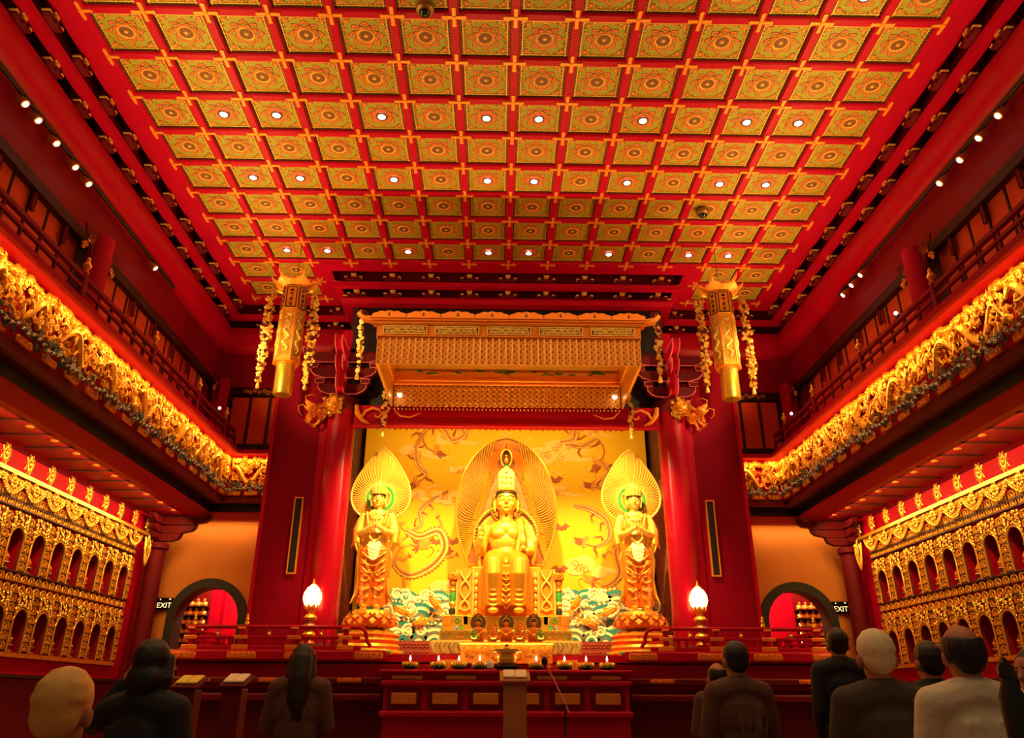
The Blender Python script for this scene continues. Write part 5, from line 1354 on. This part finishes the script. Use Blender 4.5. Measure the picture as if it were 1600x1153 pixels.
TAB = tab_mesh()
for k in range(41): inst('valance_tab', TAB, can, (-CW+.049+(2*CW-.098)*k/40, CYF, CZ))
for k in range(37): inst('valance_tab', TAB, can, (-CW+.10+(2*CW-.20)*k/36, CYB-.04, CZ), (0, 0, 0), (1.12, 1, .92))
for sg in (-1, 1):
    for k in range(19): inst('valance_tab', TAB, can, (sg*CW, CYF+.06+(CYB-CYF-.1)*k/18, CZ), (0, 0, -sg*pi/2))
    b = MB(); xa, xb = sorted((sg*(CW-.03), sg*(CW-.012))); b.box(xa, xb, CYF+.02, CYB, CZ+.03, 6.44); b.build('side_panel', M('gold'), can, smooth=False)
    b = MB(); b.box(*sorted((sg*(CW-.05), sg*(CW+.02))), CYF, CYB, 6.18, 6.44); b.build('side_beam', M('gold_deep'), can, smooth=False)
    # upturned eave end
    b = MB(); pth = [(sg*1.95, 0, 6.475), (sg*2.12, 0, 6.475), (sg*2.24, 0, 6.505), (sg*2.32, 0, 6.58), (sg*2.30, 0, 6.645)]
    b.tube(pth, [.045, .05, .055, .05, .012], 8, 0, flat=(1, 1.8, 1)); b.tube(spiral(sg*2.24, 6.57, .055, 1.3, 0, sg, 12, -.09), .014, 5, 1)
    b.build('eave_end', M('gold_orange', 'red_dark'), can, (0, CYF, 0))
b = MB(); b.box(-CW, CW, CYF-.02, CYF+.05, 6.175, 6.44)
for z, dz in ((6.195, .025), (6.395, .02)): b.cb(0, CYF-.03, z, 2*CW+.02, .05, dz, 0, .006)
for x in (-1.62, -.81, 0, .81, 1.62): pass
b.build('front_beam', M('gold_deep'), can, smooth=False)
b = MB(); rnd = random.Random(31); b.box(-.32, .32, -.012, 0, -.055, .055, 1); b.band([(-.34, -.07), (-.34, .07), (.34, .07), (.34, -.07)], [(-.325, -.056), (-.325, .056), (.325, .056), (.325, -.056)], -.02, 0, 'y', 0, True)
for k in range(40): b.tube(spiral(-.30+.6*k/39, .025*(-1)**k, .026, 1.4, rnd.random()*6, (-1)**k, 9, -.02), .007, 4, 0)
OPW = b.mesh('openwork_panel', M('gold_pale', 'tile_dark'))
for k in range(5): inst('openwork_panel', OPW, can, ((k-2)*.80, CYF-.025, 6.30))
b = MB()
for z, y, dz in ((6.415, .07, .03), (6.445, .11, .03), (6.47, .14, .025)): b.cb(0, CYF-y/2+.05, z, 2*CW+.10+y, y+.1, dz, 0, .006)
b.build('cornice', M('gold_orange'), can, smooth=False)
b = MB(); n = 8; w = 2*2.12/n
for k in range(n):
    x0 = -2.12+w*k
    P = [(x0, 6.475), (x0, 6.545)]+[(x0+w*q, 6.545+.060*sin(pi*q)**.6+.010*cos(8*pi*q)) for q in [i/14 for i in range(1, 14)]]+[(x0+w, 6.545), (x0+w, 6.475)]
    b.prism(P, -.02, .02, 'y', 0)
    b.prism([(x0+w/2-.022, 6.52), (x0+w/2, 6.59), (x0+w/2+.022, 6.52)], -.024, -.018, 'y', 1); b.prism([(x0+w-.02, 6.50), (x0+w, 6.535), (x0+w+.02, 6.50)], -.024, -.018, 'y', 1)
b.build('scalloped_crest', M('gold_orange', 'tile_dark'), can, (0, CYF-.06, 0), smooth=False)
b = MB(); b.box(-CW, CW, CYF+.05, CYB, 6.44, 6.475, 0); b.build('inner_ceiling', M('gold'), can, smooth=False)
b = MB(); b.box(-CW, CW, CYB, CYB+.04, 6.16, 6.45, 0)
b.cb(0, CYB-.03, 6.17, 2*CW-.08, .06, .05, 1, .008); b.cb(0, CYB-.05, 6.215, 2*CW-.08, .10, .03, 1, .006); b.box(-CW+.05, CW-.05, CYB-.012, CYB, 6.25, 6.36, 2)
for x in (-1.2, -.4, .3, 1.1):
    for q in range(14): b.tube(spiral(x+.035*q-.22, 6.30, .022, 1.3, q, 1, 8, CYB-.015), .005, 4, 1)
b.build('back_beam', M('gold', 'gold_orange', 'gold_deep'), can, smooth=False)
b = MB(); rnd = random.Random(77)
for k in range(46):
    x = rnd.uniform(-1.9, 1.9); b.ell((x, CYB-.006, 6.40+rnd.uniform(-.03, .03)+.02*cos(3*x)), (rnd.uniform(.04, .12), .008, rnd.uniform(.010, .022)), 8, 5, 0 if rnd.random() < .5 else 1)
b.build('painted_clouds', M('green', 'cream'), can)
b = MB()
for k in range(60): b.ell((-1.95+3.9*k/59, CYB-.05, CZ-.045), (.012, .010, .020), 6, 4)
b.build('bead_fringe', M('gold_pale'), can)
for sg in (-1, 1):
    b = MB(); b.cb(sg*1.8, 13.06, 6.30, .10, .10, .22, 0, .01); b.build('wall_cleat', M('red_black'), can, smooth=False)
    p = (sg*1.86, 12.84, 5.93)
    t = thing('canopy_spotlight', p, 'white-lit spotlight inside the %s end of the canopy' % SIDE[sg], 'spotlight')
    b = MB(); b.lathe([(.05, .08), (.055, 0), (.04, -.01)], 14); b.build('housing', M('white_paint'), t, p, (radians(60), 0, 0))
    b = MB(); b.ell((0, 0, 0), .042, 12, 8); b.build('lens', M('lamp_spot'), t, (p[0], p[1]-.03, p[2]-.02))
# the canopy's concealed altar lamps
for x in (-1.5, -.5, .5, 1.5):
    light('canopy_lamp', 'SPOT', (x, 11.35, 5.98), LK['altar']*.25, GOLDL, (x*1.25, 13.6, 3.4), .08, spot=62, blend=.7)
for sg in (-1, 1):
    light('canopy_statue_spot', 'SPOT', (sg*1.5, 11.25, 5.95), LK['altar']*.085, GOLDL, (sg*2.14, 13.2, 3.9), .05, spot=34, blend=.7)
light('canopy_statue_spot', 'SPOT', (0, 11.25, 5.95), LK['altar']*.07, GOLDL, (0, 13.5, 3.7), .05, spot=34, blend=.7)
for x in (-2.0, -1.2, 1.2, 2.0):
    light('mural_uplight', 'SPOT', (x, 14.05, 2.0), 150, (1, .78, .14), (x*.7, 14.8, 4.4), .1, spot=120, blend=1)
strip_light('ledge_fill', (0, 12.00, 1.54), 3.0, 160, (1, .66, .16), (0, -.28, 1), .06, 'X', 100)  # added fill for the canopy underside and statues, no fixture on the ledge
strip_light('lintel_fill', (0, 13.42, 5.70), 4.6, 62, (1, .62, .12), (0, 1, -.45), .08, 'X')  # added fill behind the lintel to brighten the upper mural
# ------------------------------------------------------------------ garlands and hanging lanterns
def flower_mesh(m):
    b = MB()
    for i in range(5):
        a = 2*pi*i/5; b.ell((.022*cos(a), -.006, .022*sin(a)), (.017, .010, .017), 6, 4)
    b.ell((0, -.012, 0), .011, 6, 4); return b.mesh('blossom', M(m))
FLW = [flower_mesh('gold_pale'), flower_mesh('gold'), flower_mesh('gold_deep')]
def garland(x, y, z1, z0, r, lab, seed, sway=0., n=70):
    rnd = random.Random(seed)
    t = thing('blossom_garland', (x, y, z0), lab, 'garland')
    b = MB(); b.tube([(x+sway*sin(3*q), y, z1+(z0-z1)*q) for q in [i/12 for i in range(13)]], .008, 5); b.build('cord', M('red_dark'), t)
    b = MB()
    for k in range(n):
        q = (k+rnd.random())/n; rr = r*(.55+.45*sin(pi*min(1, q*1.1)))*(.8+.2*sin(q*19)); a = rnd.random()*6.28; d = rr*sqrt(rnd.random())
        c = (x+sway*sin(3*q)+d*cos(a), y+d*sin(a), z1+(z0-z1)*q); m = rnd.choice((0, 0, 1, 1, 2, 3))
        s_ = rnd.uniform(.6, 1.15)
        for i in range(5):
            a2 = 2*pi*i/5+k; b.ell((c[0]+.020*s_*cos(a2), c[1]-.006, c[2]+.020*s_*sin(a2)), (.016*s_, .012*s_, .016*s_), 5, 4, m)
        b.ell((c[0], c[1]-.012, c[2]), .010*s_, 5, 4, m)
        if k % 4 == 0: b.tube([(x+sway*sin(3*q), y, c[2]+.02), c], .004, 4, 3)
    o = b.build('blossoms', M('gold_pale', 'gold', 'gold_deep', 'red_dark'), t); o['kind'] = 'stuff'
    b = MB(); b.lathe([(.035, -.12), (.028, -.06), (.012, -.02), (.006, .02)], 10); b.build('tassel', M('gold_pale'), t, (x+sway*sin(3), y, z0))
def lantern(sg):
    sd = SIDE[sg]; x, y = sg*3.645, 12.0
    t = thing('hanging_lantern', (x, y, 5.58), 'tall gilt hexagonal lantern with upturned roof hanging on the %s' % sd, 'lantern')
    L = (x, y, 0)
    b = MB(); b.tube([(0, 0, 7.75), (0, 0, ZC)], .006, 5); b.build('hanging_wire', M('black'), t, L)
    def hexp(r, off=pi/6): return [(r*cos(off+k*pi/3), r*sin(off+k*pi/3)) for k in range(6)]
    b = MB(); n = 6; rings = ((.20, 6.15), (.205, 6.18), (.205, 7.50), (.20, 7.52))
    V = [(px, py, z) for r, z in rings for px, py in hexp(r, 0)]
    b.add(V, [(i*6+k, i*6+(k+1) % 6, (i+1)*6+(k+1) % 6, (i+1)*6+k) for i in range(3) for k in range(6)]+[tuple(range(5, -1, -1)), tuple(range(18, 24))])
    body = b.build('hexagonal_body', M('gold'), t, L, smooth=False)
    for k in range(6):                                         # corner battens
        px, py = hexp(.208, 0)[k]; b = MB(); b.tube([(px, py, 6.15), (px, py, 7.52)], .012, 6); b.build('batten', M('gold_orange'), t, L)
    for pr in ([(.225, 6.12), (.225, 6.15), (.205, 6.17)], [(.215, 7.06), (.225, 7.07), (.215, 7.08)]):
        b = MB(); b.lathe(pr, 6); b.build('collar', M('gold_orange'), t, L, smooth=False)
    # faces: character plaque above, dragon relief below (three visible sides)
    for k in (4, 3, 5):
        a = -pi/2+(k-4)*pi/3; R = Matrix.Rotation(a+pi/2, 4, 'Z')
        b = MB(); b.T = R; d = -.181
        b.box(-.075, .075, d-.006, d, 7.10, 7.46, 1); b.band([(-.085, 7.09), (-.085, 7.47), (.085, 7.47), (.085, 7.09)], [(-.075, 7.10), (-.075, 7.46), (.075, 7.46), (.075, 7.10)], d-.012, d, 'y', 0, True)
        rnd = random.Random(50+k)
        for q in range(4):                                     # brush strokes
            zc = 7.41-.085*q
            for _ in range(3): w = rnd.uniform(.02, .035); zz = zc+rnd.uniform(-.026, .026); b.box(-w, w, d-.010, d-.004, zz-.005, zz+.005, 0)
            for _ in range(2): xx = rnd.uniform(-.025, .025); b.box(xx-.005, xx+.005, d-.010, d-.004, zc-.03, zc+.03, 0)
        pl = b.build('character_plaque', M('black', 'gold_deep'), t, L, smooth=False)
        b = MB(); b.T = R; b.band([(-.085, 6.20), (-.085, 7.03), (.085, 7.03), (.085, 6.20)], [(-.077, 6.21), (-.077, 7.02), (.077, 7.02), (.077, 6.21)], d-.010, d, 'y', 0, True)
        dragon(b, [(.042*sin(q*.42), d-.012, 6.28+.0145*q) for q in range(47)], .020, rnd, dep=.6)
        for q in range(34): b.tube(spiral(rnd.uniform(-.055, .055), rnd.uniform(6.25, 6.98), .022, 1.4, rnd.random()*6, 1, 8, d-.006), .005, 4)
        b.build('dragon_panel', M('gold_pale'), t, L)
    b = MB(); b.lathe([(.14, 5.58), (.148, 5.60), (.148, 6.12), (.14, 6.13)], 28, 0); b.build('lower_drum', M('gold'), t, L)
    # roof: upturned eaves
    b = MB(); N = 36
    def ring(r, z, lift): return [(r*(1+.12*lift*max(0, cos(3*a))**2)*cos(a), r*(1+.12*lift*max(0, cos(3*a))**2)*sin(a), z+.17*lift*max(0, cos(3*a))**4) for a in [2*pi*i/N for i in range(N)]]
    def ring6(r, z, lift):
        out = []
        for i in range(N):
            a = 2*pi*i/N; c = max(0, (cos(6*a)+1)/2)**2; out.append((r*(1+.13*lift*c)*cos(a), r*(1+.13*lift*c)*sin(a), z+.13*lift*c))
        return out
    rr = [ring6(.20, 7.51, 0), ring6(.25, 7.525, .1), ring6(.33, 7.545, .6), ring6(.335, 7.57, .6), ring6(.25, 7.60, .2), ring6(.14, 7.64, 0), ring6(.05, 7.70, 0)]
    V = [p for q in rr for p in q]; b.add(V, [(i*N+k, i*N+(k+1) % N, (i+1)*N+(k+1) % N, (i+1)*N+k) for i in range(6) for k in range(N)]+[tuple(range(6*N, 7*N))])
    rf = b.build('roof', M('gold_orange'), t, L)
    b = MB()
    for k in range(6):
        a = k*pi/3; b.tube([(.20*cos(a), .20*sin(a), 7.61), (.32*cos(a), .32*sin(a), 7.62), (.40*cos(a), .40*sin(a), 7.68), (.44*cos(a), .44*sin(a), 7.76)], [.02, .028, .026, .008], 6)
        b.tube(spiral(0, 0, .05, 1.3, 0, 1, 9, 0), .004, 3) if False else None
    for k in range(18):
        a = 2*pi*k/18; b.ell((.24*cos(a), .24*sin(a), 7.62), (.03, .03, .035), 7, 5)
    b.build('ridge_ornament', M('gold_orange'), rf, L)
    for e, w in ((-1, 'left'), (1, 'right')):
        b = MB(); b.tube([(e*.20, -.03, 7.42), (e*.30, -.04, 7.46), (e*.38, -.05, 7.42), (e*.37, -.05, 7.34)], [.02, .022, .02, .012], 6); b.tube(spiral(e*.34, 7.34, .05, 1.3, 1, e, 10, -.05), .012, 5); b.build('dragon_hook', M('gold'), t, L)
    garland(x-.40, y-.05, 7.35, 5.80, .105, 'golden blossom garland left of the %s hanging lantern' % sd, 60+sg, .02, 210)
    garland(x+.36, y-.05, 7.35, 5.78, .105, 'golden blossom garland right of the %s hanging lantern' % sd, 70+sg, .02, 210)
    light('lantern_spot', 'SPOT', (sg*4.93, 9.05, 5.72), 620, (1, .74, .18), (x, y, 6.1), .04, spot=30, blend=.8)
for sg in (-1, 1):
    lantern(sg)
    garland(sg*2.28, 11.0, 6.45, 5.60, .06, 'small blossom garland at the %s front corner of the canopy' % SIDE[sg], 80+sg, .02, 46)
    garland(sg*2.13, 12.95, 6.0, 5.32, .055, 'thin blossom garland below the %s back corner of the canopy' % SIDE[sg], 90+sg, .02, 34)
# ------------------------------------------------------------------ track lights under the cornice
for sg in (-1, 1):
    sd = SIDE[sg]; X = sg*5.62; yend = 11.76
    t = thing('light_track', (X, 8.0, 7.40), 'thin black lighting track under the %s cornice' % sd, 'light track')
    b = MB(); b.cb(X, (yend+4)/2, 7.405, .04, yend-4, .05, 0, .006); b.build('rail', M('black'), t, smooth=False)
    b = MB(); b.cb(X, yend, 7.405, .05, .03, .06, 0, .006); b.build('end_cap', M('black'), t, smooth=False)
    ys = (7.12, 7.40, 7.82, 8.29, 8.65, 10.87) if sg < 0 else (7.06, 7.46, 7.88, 8.37, 10.81, 11.15, 11.49)
    d = Vector((-sg*.72, .10, -.68)).normalized(); q = d.to_track_quat('Z', 'Y').to_euler()
    for k, y in enumerate(ys):
        p = (X-sg*.04, y, 7.29)
        t = thing('track_spotlight', p, 'gilt track spotlight on the %s track, %s from the viewer' % (sd, ORD[k]), 'spotlight', 'track spotlights')
        b = MB(); b.tube([(0, 0, .0), (0, 0, .10)], .012, 6); b.build('stem', M('black'), t, p)
        b = MB(); b.lathe([(.030, -.10), (.042, -.08), (.046, .02), (.055, .05), (.050, .052)], 14); b.build('housing', M('gold'), t, p, q)
        b = MB(); b.lathe([(.036, .045), (.034, .056), (.015, .062)], 14); b.build('lens', M('lamp_spot'), t, p, q)
        light('track_beam', 'SPOT', tuple(Vector(p)+d*.09), 190, WARM, ((-1.5+.9*k)*1., 11.2, 6.1) if y < 10 else (sg*2, 13.2, 4.5), .03, spot=44, blend=.9)
# ------------------------------------------------------------------ people seen from behind
def person(lab, x, y, H, rot=0., cloth='cloth_black', hair='short', hmat='hair_black', standing=False, arms='lap', s=1., tilt=0., face=False):
    """faces +y before rot; H = height of the head top"""
    zf = ZF; hz = H-.118*s
    root = thing('person', (x, y, zf), lab, 'person')
    L = (x, y, 0); rot3 = (0, 0, rot)
    hip = H-.80*s if not standing else zf+.50*(H-zf)
    sh = H-.315*s
    J = {}
    for e in (-1, 1):
        S0 = Vector((e*.165*s, 0, sh))
        if arms == 'lap': J[e] = [S0, Vector((e*.23*s, .03, sh-.27*s)), Vector((e*.12*s, .24*s, sh-.36*s))]
        elif arms == 'raise' and e == -1: J[e] = [S0, Vector((e*.31*s, .06*s, sh-.08*s)), Vector((e*.20*s, .08*s, sh+.11*s))]
        elif arms == 'raise': J[e] = [S0, Vector((e*.23*s, .03, sh-.27*s)), Vector((e*.12*s, .24*s, sh-.36*s))]
        elif arms == 'out': J[e] = [S0, Vector((e*.27*s, .08, sh-.20*s)), Vector((e*.20*s, .26*s, sh-.06*s))]
        else: J[e] = [S0, Vector((e*.215*s, -.01, sh-.29*s)), Vector((e*.20*s, .08, sh-.54*s))]
    if standing:
        legs = {e: [Vector((e*.09*s, 0, hip)), Vector((e*.10*s, .02, (hip+zf)/2)), Vector((e*.10*s, 0, zf+.08))] for e in (-1, 1)}
    else:
        legs = {e: [Vector((e*.09*s, .02, hip)), Vector((e*.13*s, .42*s, hip+.01)), Vector((e*.12*s, .44*s, zf+.08))] for e in (-1, 1)}
    def core(b, g=0.):
        b.ell((0, .01, sh-.13*s), ((.175+g)*s, (.105+g)*s, .20*s), 16, 10); b.ell((0, 0, hip+.02*s), ((.155+g)*s, (.12+g)*s, .15*s), 14, 9); b.ell((0, .01, (sh+hip)/2-.06*s), ((.145+g)*s, (.105+g)*s, .20*s), 14, 9)
        b.rt([(-.15*s, 0, sh-.005), (0, -.01, sh+.035*s), (.15*s, 0, sh-.005)], [(.065+g)*s, (.075+g)*s, (.065+g)*s], 10)
        for e in (-1, 1):
            a = J[e]; b.rt([a[0], (a[0]+a[1])/2, a[1], (a[1]+a[2])/2, a[2]], [(.058+g)*s, (.050+g)*s, (.042+g)*s, (.040+g)*s, (.028+g)*s], 10)
            l = legs[e]; b.rt([l[0], (l[0]+l[1])/2, l[1], (l[1]+l[2])/2, l[2]], [(.092+g)*s, (.080+g)*s, (.062+g)*s, (.055+g)*s, (.038+g)*s], 12)
    b = MB(); core(b)
    b.T = Matrix.Translation((0, 0, sh)) @ Matrix.Rotation(tilt, 4, 'X') @ Matrix.Translation((0, 0, -sh))
    b.tube([(0, -.01, sh+.0), (0, .0, hz-.04*s)], [.062*s, .055*s], 12)
    b.ell((0, 0, hz+.018*s), (.074*s, .094*s, .098*s), 40, 28); b.ell((0, .030*s, hz-.055*s), (.056*s, .060*s, .062*s), 14, 10)
    b.tube([(0, .088*s, hz+.01*s), (0, .108*s, hz-.028*s)], [.010*s, .016*s], 8)
    b.ell((0, .084*s, hz-.065*s), (.024*s, .012*s, .010*s), 8, 6)
    for e in (-1, 1):
        b.ell((e*.082*s, -.004, hz-.018*s), (.013*s, .020*s, .034*s), 12, 10); b.ell((e*.030*s, .082*s, hz+.012*s), (.018*s, .010*s, .010*s), 8, 6)
    b.T = None
    for e in (-1, 1):                                           # hands: palm, four fingers, thumb
        a, h = J[e][1], J[e][2]; d = (h-a).normalized(); side = d.orthogonal().normalized(); c = h+d*.045*s
        b.tube([h, c, c+d*.02*s], [.028*s, .034*s, .030*s], 8)
        for k in range(4):
            o_ = side*(.022-.0147*k)*s; f0 = c+d*.02*s+o_; b.tube([f0, f0+d*.035*s, f0+d*(.055+.01*(1.5-abs(k-1.5)))*s+Vector((0, 0, -.012*s))], [.0095*s, .009*s, .007*s], 6)
        f0 = h+d*.02*s+side*.03*s; b.tube([f0, f0+(d+side*.7)*.03*s, f0+(d*1.5+side*.6)*.045*s], [.011*s, .010*s, .008*s], 6)
        l = legs[e][2]; b.ell((l.x, l.y+.06*s, zf+.035), (.045*s, .12*s, .038), 10, 7)
    body = remesh(b.build('body', M('skin'), root, L, rot3), .009*s, 2)
    # garment
    b = MB(); core(b, .017)
    b.lathe([(.080*s, sh+.005), (.066*s, sh+.065*s)], 16)
    if standing: b.lathe([(.19*s, hip+.1), (.21*s, (hip+zf)/2), (.25*s, zf+.06)], 20, sy=.75)
    rnd = random.Random(int(abs(x)*997)+int(y*131))
    for k in range(7):                                          # creases across the back
        xx = rnd.uniform(-.13, .13)*s; b.tube([(xx, -.105*s, sh-.06*s), (xx*.8+rnd.uniform(-.03, .03), -.118*s, sh-.22*s), (xx*.6, -.112*s, sh-.40*s)], [.006*s, .012*s, .006*s], 6)
    remesh(b.build('garment', M(cloth), root, L, rot3), .011*s, 5)
    b = MB(); b.T = Matrix.Translation((0, 0, sh)) @ Matrix.Rotation(tilt, 4, 'X') @ Matrix.Translation((0, 0, -sh))
    if hair in ('short', 'long', 'bob'):
        b.ell((0, -.012*s, hz+.030*s), (.081*s, .098*s, .098*s), 40, 28); b.ell((0, -.040*s, hz-.012*s), (.072*s, .060*s, .068*s), 32, 20)
        for k in range(16):
            a = rnd.uniform(0, pi*2); b.rt([(.04*s*cos(a), -.015+.045*s*sin(a), hz+.112*s), (.068*s*cos(a), -.015+.078*s*sin(a), hz+.075*s), (.083*s*cos(a), -.02+.090*s*sin(a), hz+.03*s)], [.008*s, .011*s, .006*s], 8)
    if hair == 'long':
        b.rt([(0, -.05*s, hz), (0, -.085*s, hz-.13*s), (0, -.10*s, hz-.28*s), (.01, -.10*s, hz-.40*s)], [.085*s, .085*s, .08*s, .03*s], 12)
        for e in (-1, 1): b.rt([(e*.075*s, 0, hz+.03*s), (e*.085*s, -.03*s, hz-.10*s), (e*.07*s, -.06*s, hz-.25*s)], [.028*s, .034*s, .02*s], 8)
    if hair == 'bob':
        b.ell((0, -.045*s, hz-.06*s), (.090*s, .070*s, .085*s), 36, 24)
        for e in (-1, 1): b.rt([(e*.078*s, .02*s, hz+.03*s), (e*.088*s, .0, hz-.06*s), (e*.075*s, -.01*s, hz-.13*s)], [.028*s, .036*s, .024*s], 8)
    if hair == 'balding':
        for k in range(13):
            a = pi*(.98+1.04*k/12); b.ell((.071*s*cos(a), -.002+.082*s*sin(a), hz+.004*s+.012*s*abs(cos(a))), (.020*s, .020*s, .058*s), 12, 12)
        b.ell((0, -.050*s, hz-.030*s), (.062*s, .045*s, .055*s), 24, 16)
    remesh(b.build('hair', M(hmat), root, L, rot3), .006*s, 8)
    if face:
        b = MB()
        for e in (-1, 1): b.ell((e*.030*s, .091*s, hz+.012*s), (.012*s, .005*s, .005*s), 8, 5); b.tube([(e*.014*s, .096*s, hz+.030*s), (e*.046*s, .084*s, hz+.032*s)], .004*s, 4)
        b.build('brows_and_eyes', M('hair_black'), root, L, rot3)
    return root
person('seated woman with thick black hair, raised hand, at far left', -1.93, 4.45, 1.42, -.25, 'cloth_black', 'bob', arms='raise', s=1.06)
person('head with blond hair at bottom left corner, nearest the viewer', -1.44, 2.62, 1.225, 0, 'cloth_brown', 'short', 'hair_blond', s=.98)
person('woman with long dark hair left of the altar lamp', -1.62, 6.5, 1.52, .1, 'cloth_brown', 'long', s=.98)
person('dark-haired man in brown shirt right of the flowers', 1.45, 5.65, 1.50, .15, 'cloth_brown', 'short', s=1.0)
person('standing person in black robe before the right archway', 2.46, 6.4, 1.645, -.1, 'cloth_black', 'short', standing=True, arms='down', s=.95)
person('pale-haired elderly person in a grey jacket', 1.77, 4.25, 1.471, -.12, 'cloth_grey', 'short', 'hair_grey', s=1.07)
person('person in black with hands raised between grey-haired and balding figures', 2.47, 5.1, 1.47, .1, 'cloth_black', 'short', arms='out', s=.98)
person('balding man in a white shirt', 1.80, 3.5, 1.438, -.1, 'cloth_white', 'balding', s=.97)
person('dark-haired woman in profile at the right edge', 2.56, 4.25, 1.385, 1.9, 'cloth_black', 'bob', s=1.0, face=True)
person('person half hidden behind the dark-haired man', 1.80, 7.5, 1.44, .1, 'cloth_brown', 'balding', s=.95)
# ------------------------------------------------------------------ reading stands, microphone, bottle
def lectern(x, y, z, w, lab, m='wood', cover='white_paint', bmat='cream'):
    t = thing('reading_stand', (x, y, ZF), lab, 'lectern')
    b = MB(); b.cb(x, y, (z+ZF)/2-.04, w*.75, .22, z-ZF-.1, 0, .01); b.build('body', M(m), t, smooth=False)
    b = MB(); b.cb(0, 0, 0, w, .30, .03, 0, .008); b.build('sloped_top', M(m), t, (x, y, z-.03), (-radians(-18), 0, 0), smooth=False)
    b = MB(); b.cb(-w*.2, 0, 0, w*.38, .22, .02, 0, .006); b.cb(w*.2, 0, 0, w*.38, .22, .02, 0, .006); bo = b.build('open_book', M(bmat), t, (x, y, z), (radians(18), 0, 0), smooth=False)
lectern(.04, 8.5, 1.37, .30, 'wooden lectern with open white book before the altar')
lectern(-3.05, 8.2, 1.30, .26, 'reading stand with yellow book near the left railing', 'red_dark', bmat='leaf_yellow')
lectern(-2.55, 8.0, 1.31, .24, 'reading stand with white book left of the long-haired woman', 'red_dark')
lectern(2.05, 8.3, 1.31, .26, 'reading stand with white book right of the dark-haired man', 'red_dark')
t = thing('microphone_stand', (.42, 8.1, ZF), 'thin microphone stand right of the incense burner', 'microphone')
b = MB(); b.tube([(.50, 8.1, ZF), (.50, 8.1, 1.10)], .010, 8); b.lathe([(.13, 0), (.13, .02), (.02, .035)], 18, 0, (.50, 8.1, ZF)); b.build('pole', M('black'), t)
b = MB(); b.tube([(.54, 8.1, 1.02), (.42, 8.16, 1.28), (.335, 8.2, 1.44)], .008, 8); b.build('boom', M('pink'), t)
b = MB(); b.ell((.32, 8.21, 1.475), (.030, .030, .045), 12, 8); b.build('microphone_head', M('black'), t)
t = thing('side_table', (1.72, 2.9, ZF), 'small round side table under the black bottle', 'table')
b = MB(); b.lathe([(.18, .86), (.18, .885), (.17, .89)], 24, 0, (1.60, 2.9, 0)); b.build('top', M('wood'), t)
b = MB(); b.lathe([(.14, ZF), (.14, ZF+.02), (.03, ZF+.05), (.03, .86)], 20, 0, (1.60, 2.9, 0)); b.build('pedestal', M('wood'), t)
t = thing('black_bottle', (1.60, 2.9, .89), 'small black bottle in front of the white shirt', 'bottle')
b = MB(); b.lathe([(.04, 0), (.042, .02), (.042, .27), (.026, .31), (.022, .33)], 18); b.build('flask', M('black'), t, (1.60, 2.9, .89))
b = MB(); b.lathe([(.026, .33), (.028, .36), (.012, .385), (.006, .395)], 14); b.build('cap', M('black_gloss'), t, (1.60, 2.9, .89))
